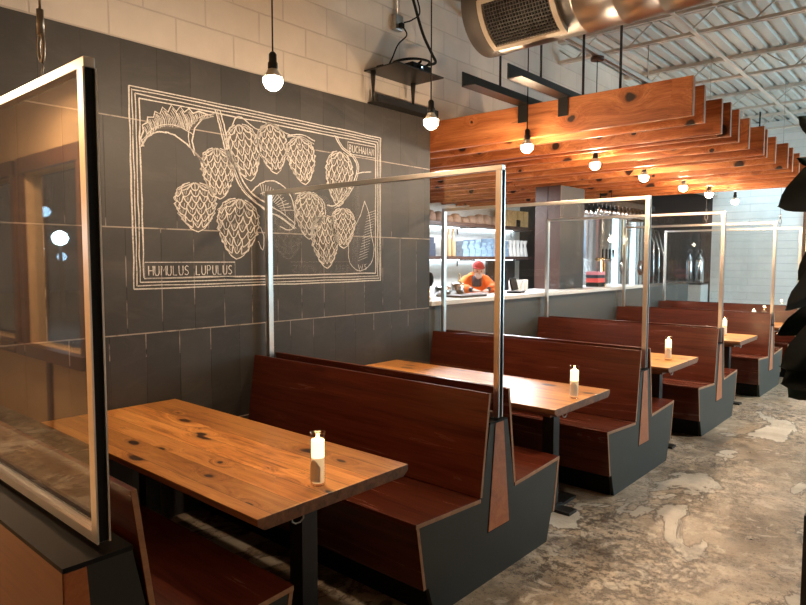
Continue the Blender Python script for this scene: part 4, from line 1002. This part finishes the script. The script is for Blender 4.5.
# jacket: slightly larger shell over torso and arms
JV = V[:5]+V[6:14]; JV = [V[0], V[1], V[2], V[3], (.215, 0, 1.345)]+V[6:9]+[(.47, .105, 1.232)]+V[10:13]+[(.47, -.105, 1.232)]
JE = [(0, 1), (1, 2), (2, 3), (3, 4), (3, 5), (5, 6), (6, 7), (7, 8), (3, 9), (9, 10), (10, 11), (11, 12)]
JR = [(.14, .16), (.13, .15), (.14, .165), (.115, .135), .070, .075, .058, .048, .040, .075, .058, .048, .040]
skin_mesh('jacket', JV, JE, JR, 'orange', per)
skin_mesh('hood', [(.12, -.08, 1.38), (.09, 0, 1.40), (.12, .08, 1.38), (.22, .085, 1.36), (.22, -.085, 1.36)], [(0, 1), (1, 2), (2, 3), (0, 4)], [.035]*5, 'orange', per)
for s in (-1, 1):
    hv = [(.49, s*.092, 1.228), (.53, s*.075, 1.224), (.565, s*.06, 1.220)]; he = [(0, 1), (1, 2)]; hr = [.024, (.030, .016), (.032, .014)]
    base = 2
    for k, ln in enumerate((.062, .072, .068, .052)):
        off = (k-1.5)*.017; i = len(hv)
        hv += [(.585, s*.055+off, 1.221), (.585+ln*.5, s*.05+off*1.1, 1.222), (.585+ln, s*.045+off*1.1, 1.212)]; he += [(base, i), (i, i+1), (i+1, i+2)]; hr += [.0095, .0085, .0075]
    i = len(hv); hv += [(.54, s*.045, 1.222), (.565, s*.020, 1.216), (.59, s*.012, 1.208)]; he += [(1, i), (i, i+1), (i+1, i+2)]; hr += [.012, .010, .008]
    skin_mesh('hand', hv, he, hr, 'skin', per, sub=1)

# ------------------------------------------------------------------ plant at the right edge
def cam_pt(px, py, depth):
    return Vector(CAMP)+(F+Rv*((px-403)/636.1)-Uv*((py-302.5)/636.1))*depth
pl = thing('potted_plant', 'tall potted plant with big dark leaves reaching in at the right edge', 'plant', (3.33, .34, 0))
base = Vector((3.33, .34, 0))
obj('planter', bxs((-.18, .18, -.18, .18, 0, .56), (-.18, -.16, -.18, .18, .56, .60), (.16, .18, -.18, .18, .56, .60), (-.16, .16, -.18, -.16, .56, .60), (-.16, .16, .16, .18, .56, .60)), 'pot', pl)
obj('soil', lt([(0, .55), (.155, .562), (.155, .575), (0, .58)], seg=24), 'stem', pl)
obj('trunk', tb([(0, 0, .55), (.03, .03, .9), (.01, .02, 1.3), (.05, .04, 1.75), (.04, .05, 2.15)], [.022, .020, .018, .014, .008], 10), 'stem', pl)
def leaf(bp, d, ln, wd, droop=.3, roll_=0., cup=.15):
    d = Vector(d).normalized(); bm = bmesh.new(); n = 12; bp = Vector(bp)
    side = d.cross(Vector((-.60, .78, 0))).normalized()
    side = (Matrix.Rotation(roll_, 3, d) @ side).normalized(); up = side.cross(d).normalized()
    g = []
    for i in range(n+1):
        u = i/n; c = bp+d*ln*u+Vector((0, 0, -droop*ln*u*u)); wv = wd*.5*(math.sin(PI*min(1, u**.8))**.75 if 0 < u < 1 else 0.0)+.002
        row = []
        for v in (-1, -.5, 0, .5, 1):
            row.append(c+side*wv*v+up*(abs(v)*cup*wv+.004*math.sin(u*20+v*3)))
        g.append(row)
    for off in (0, -.0015):
        vv = [[bm.verts.new(p+up*off) for p in row] for row in g]
        for i in range(n):
            for k in range(4):
                f = bm.faces.new((vv[i][k], vv[i][k+1], vv[i+1][k+1], vv[i+1][k])); f.smooth = True
    obj('leaf', bm, 'leaf', pl)
# leaf tips as seen at the frame edge: (tip px, tip py, root px, root py, depth, width)
LV = [(775, 208, 862, 168, 2.62, .20, .06), (796, 116, 850, 150, 2.7, .15, .05), (795, 158, 845, 176, 2.9, .07, .1), (783, 312, 846, 262, 2.62, .16, .1), (774, 336, 850, 305, 2.75, .16, .15), (777, 368, 862, 325, 2.60, .24, .1), (786, 400, 858, 345, 2.72, .24, .15), (778, 385, 866, 352, 2.66, .22, .1), (796, 282, 850, 235, 2.8, .15, .1), (805, 330, 860, 300, 2.9, .2, .2), (800, 345, 860, 350, 2.7, .22, .1), (803, 390, 856, 370, 2.6, .15, .2), (800, 180, 870, 140, 2.8, .16, .1), (803, 300, 860, 290, 2.65, .2, .1)]
for (tx, ty_, rx, ry, dp, wd, dr) in LV:
    T_ = cam_pt(tx, ty_, dp)-base; R_ = cam_pt(rx, ry, dp+.05)-base; R_.z = R_.z; d = T_-R_; ln = d.length; R2 = R_+Vector((0, 0, 0))
    d2 = d+Vector((0, 0, dr*ln)); leaf(R2, d2, d2.length*.97, wd, dr, roll_=random.uniform(-.45, .45))
    a = Vector((.035, .035, min(max(R2.z-.12, .7), 2.1))); obj('leaf_stalk', tb([a, (a+R2)/2+Vector((0, 0, .02)), R2], .005, 6), 'stem', pl)
# smaller pieces on the far benches
item('salt_shaker', lt([(0, 0), (.02, 0), (.02, .06), (.015, .08), (0, .085)], (1.70, 6.62, .731), 12), 'stainless', 'small steel shaker on the farthest pine table', 'shaker')
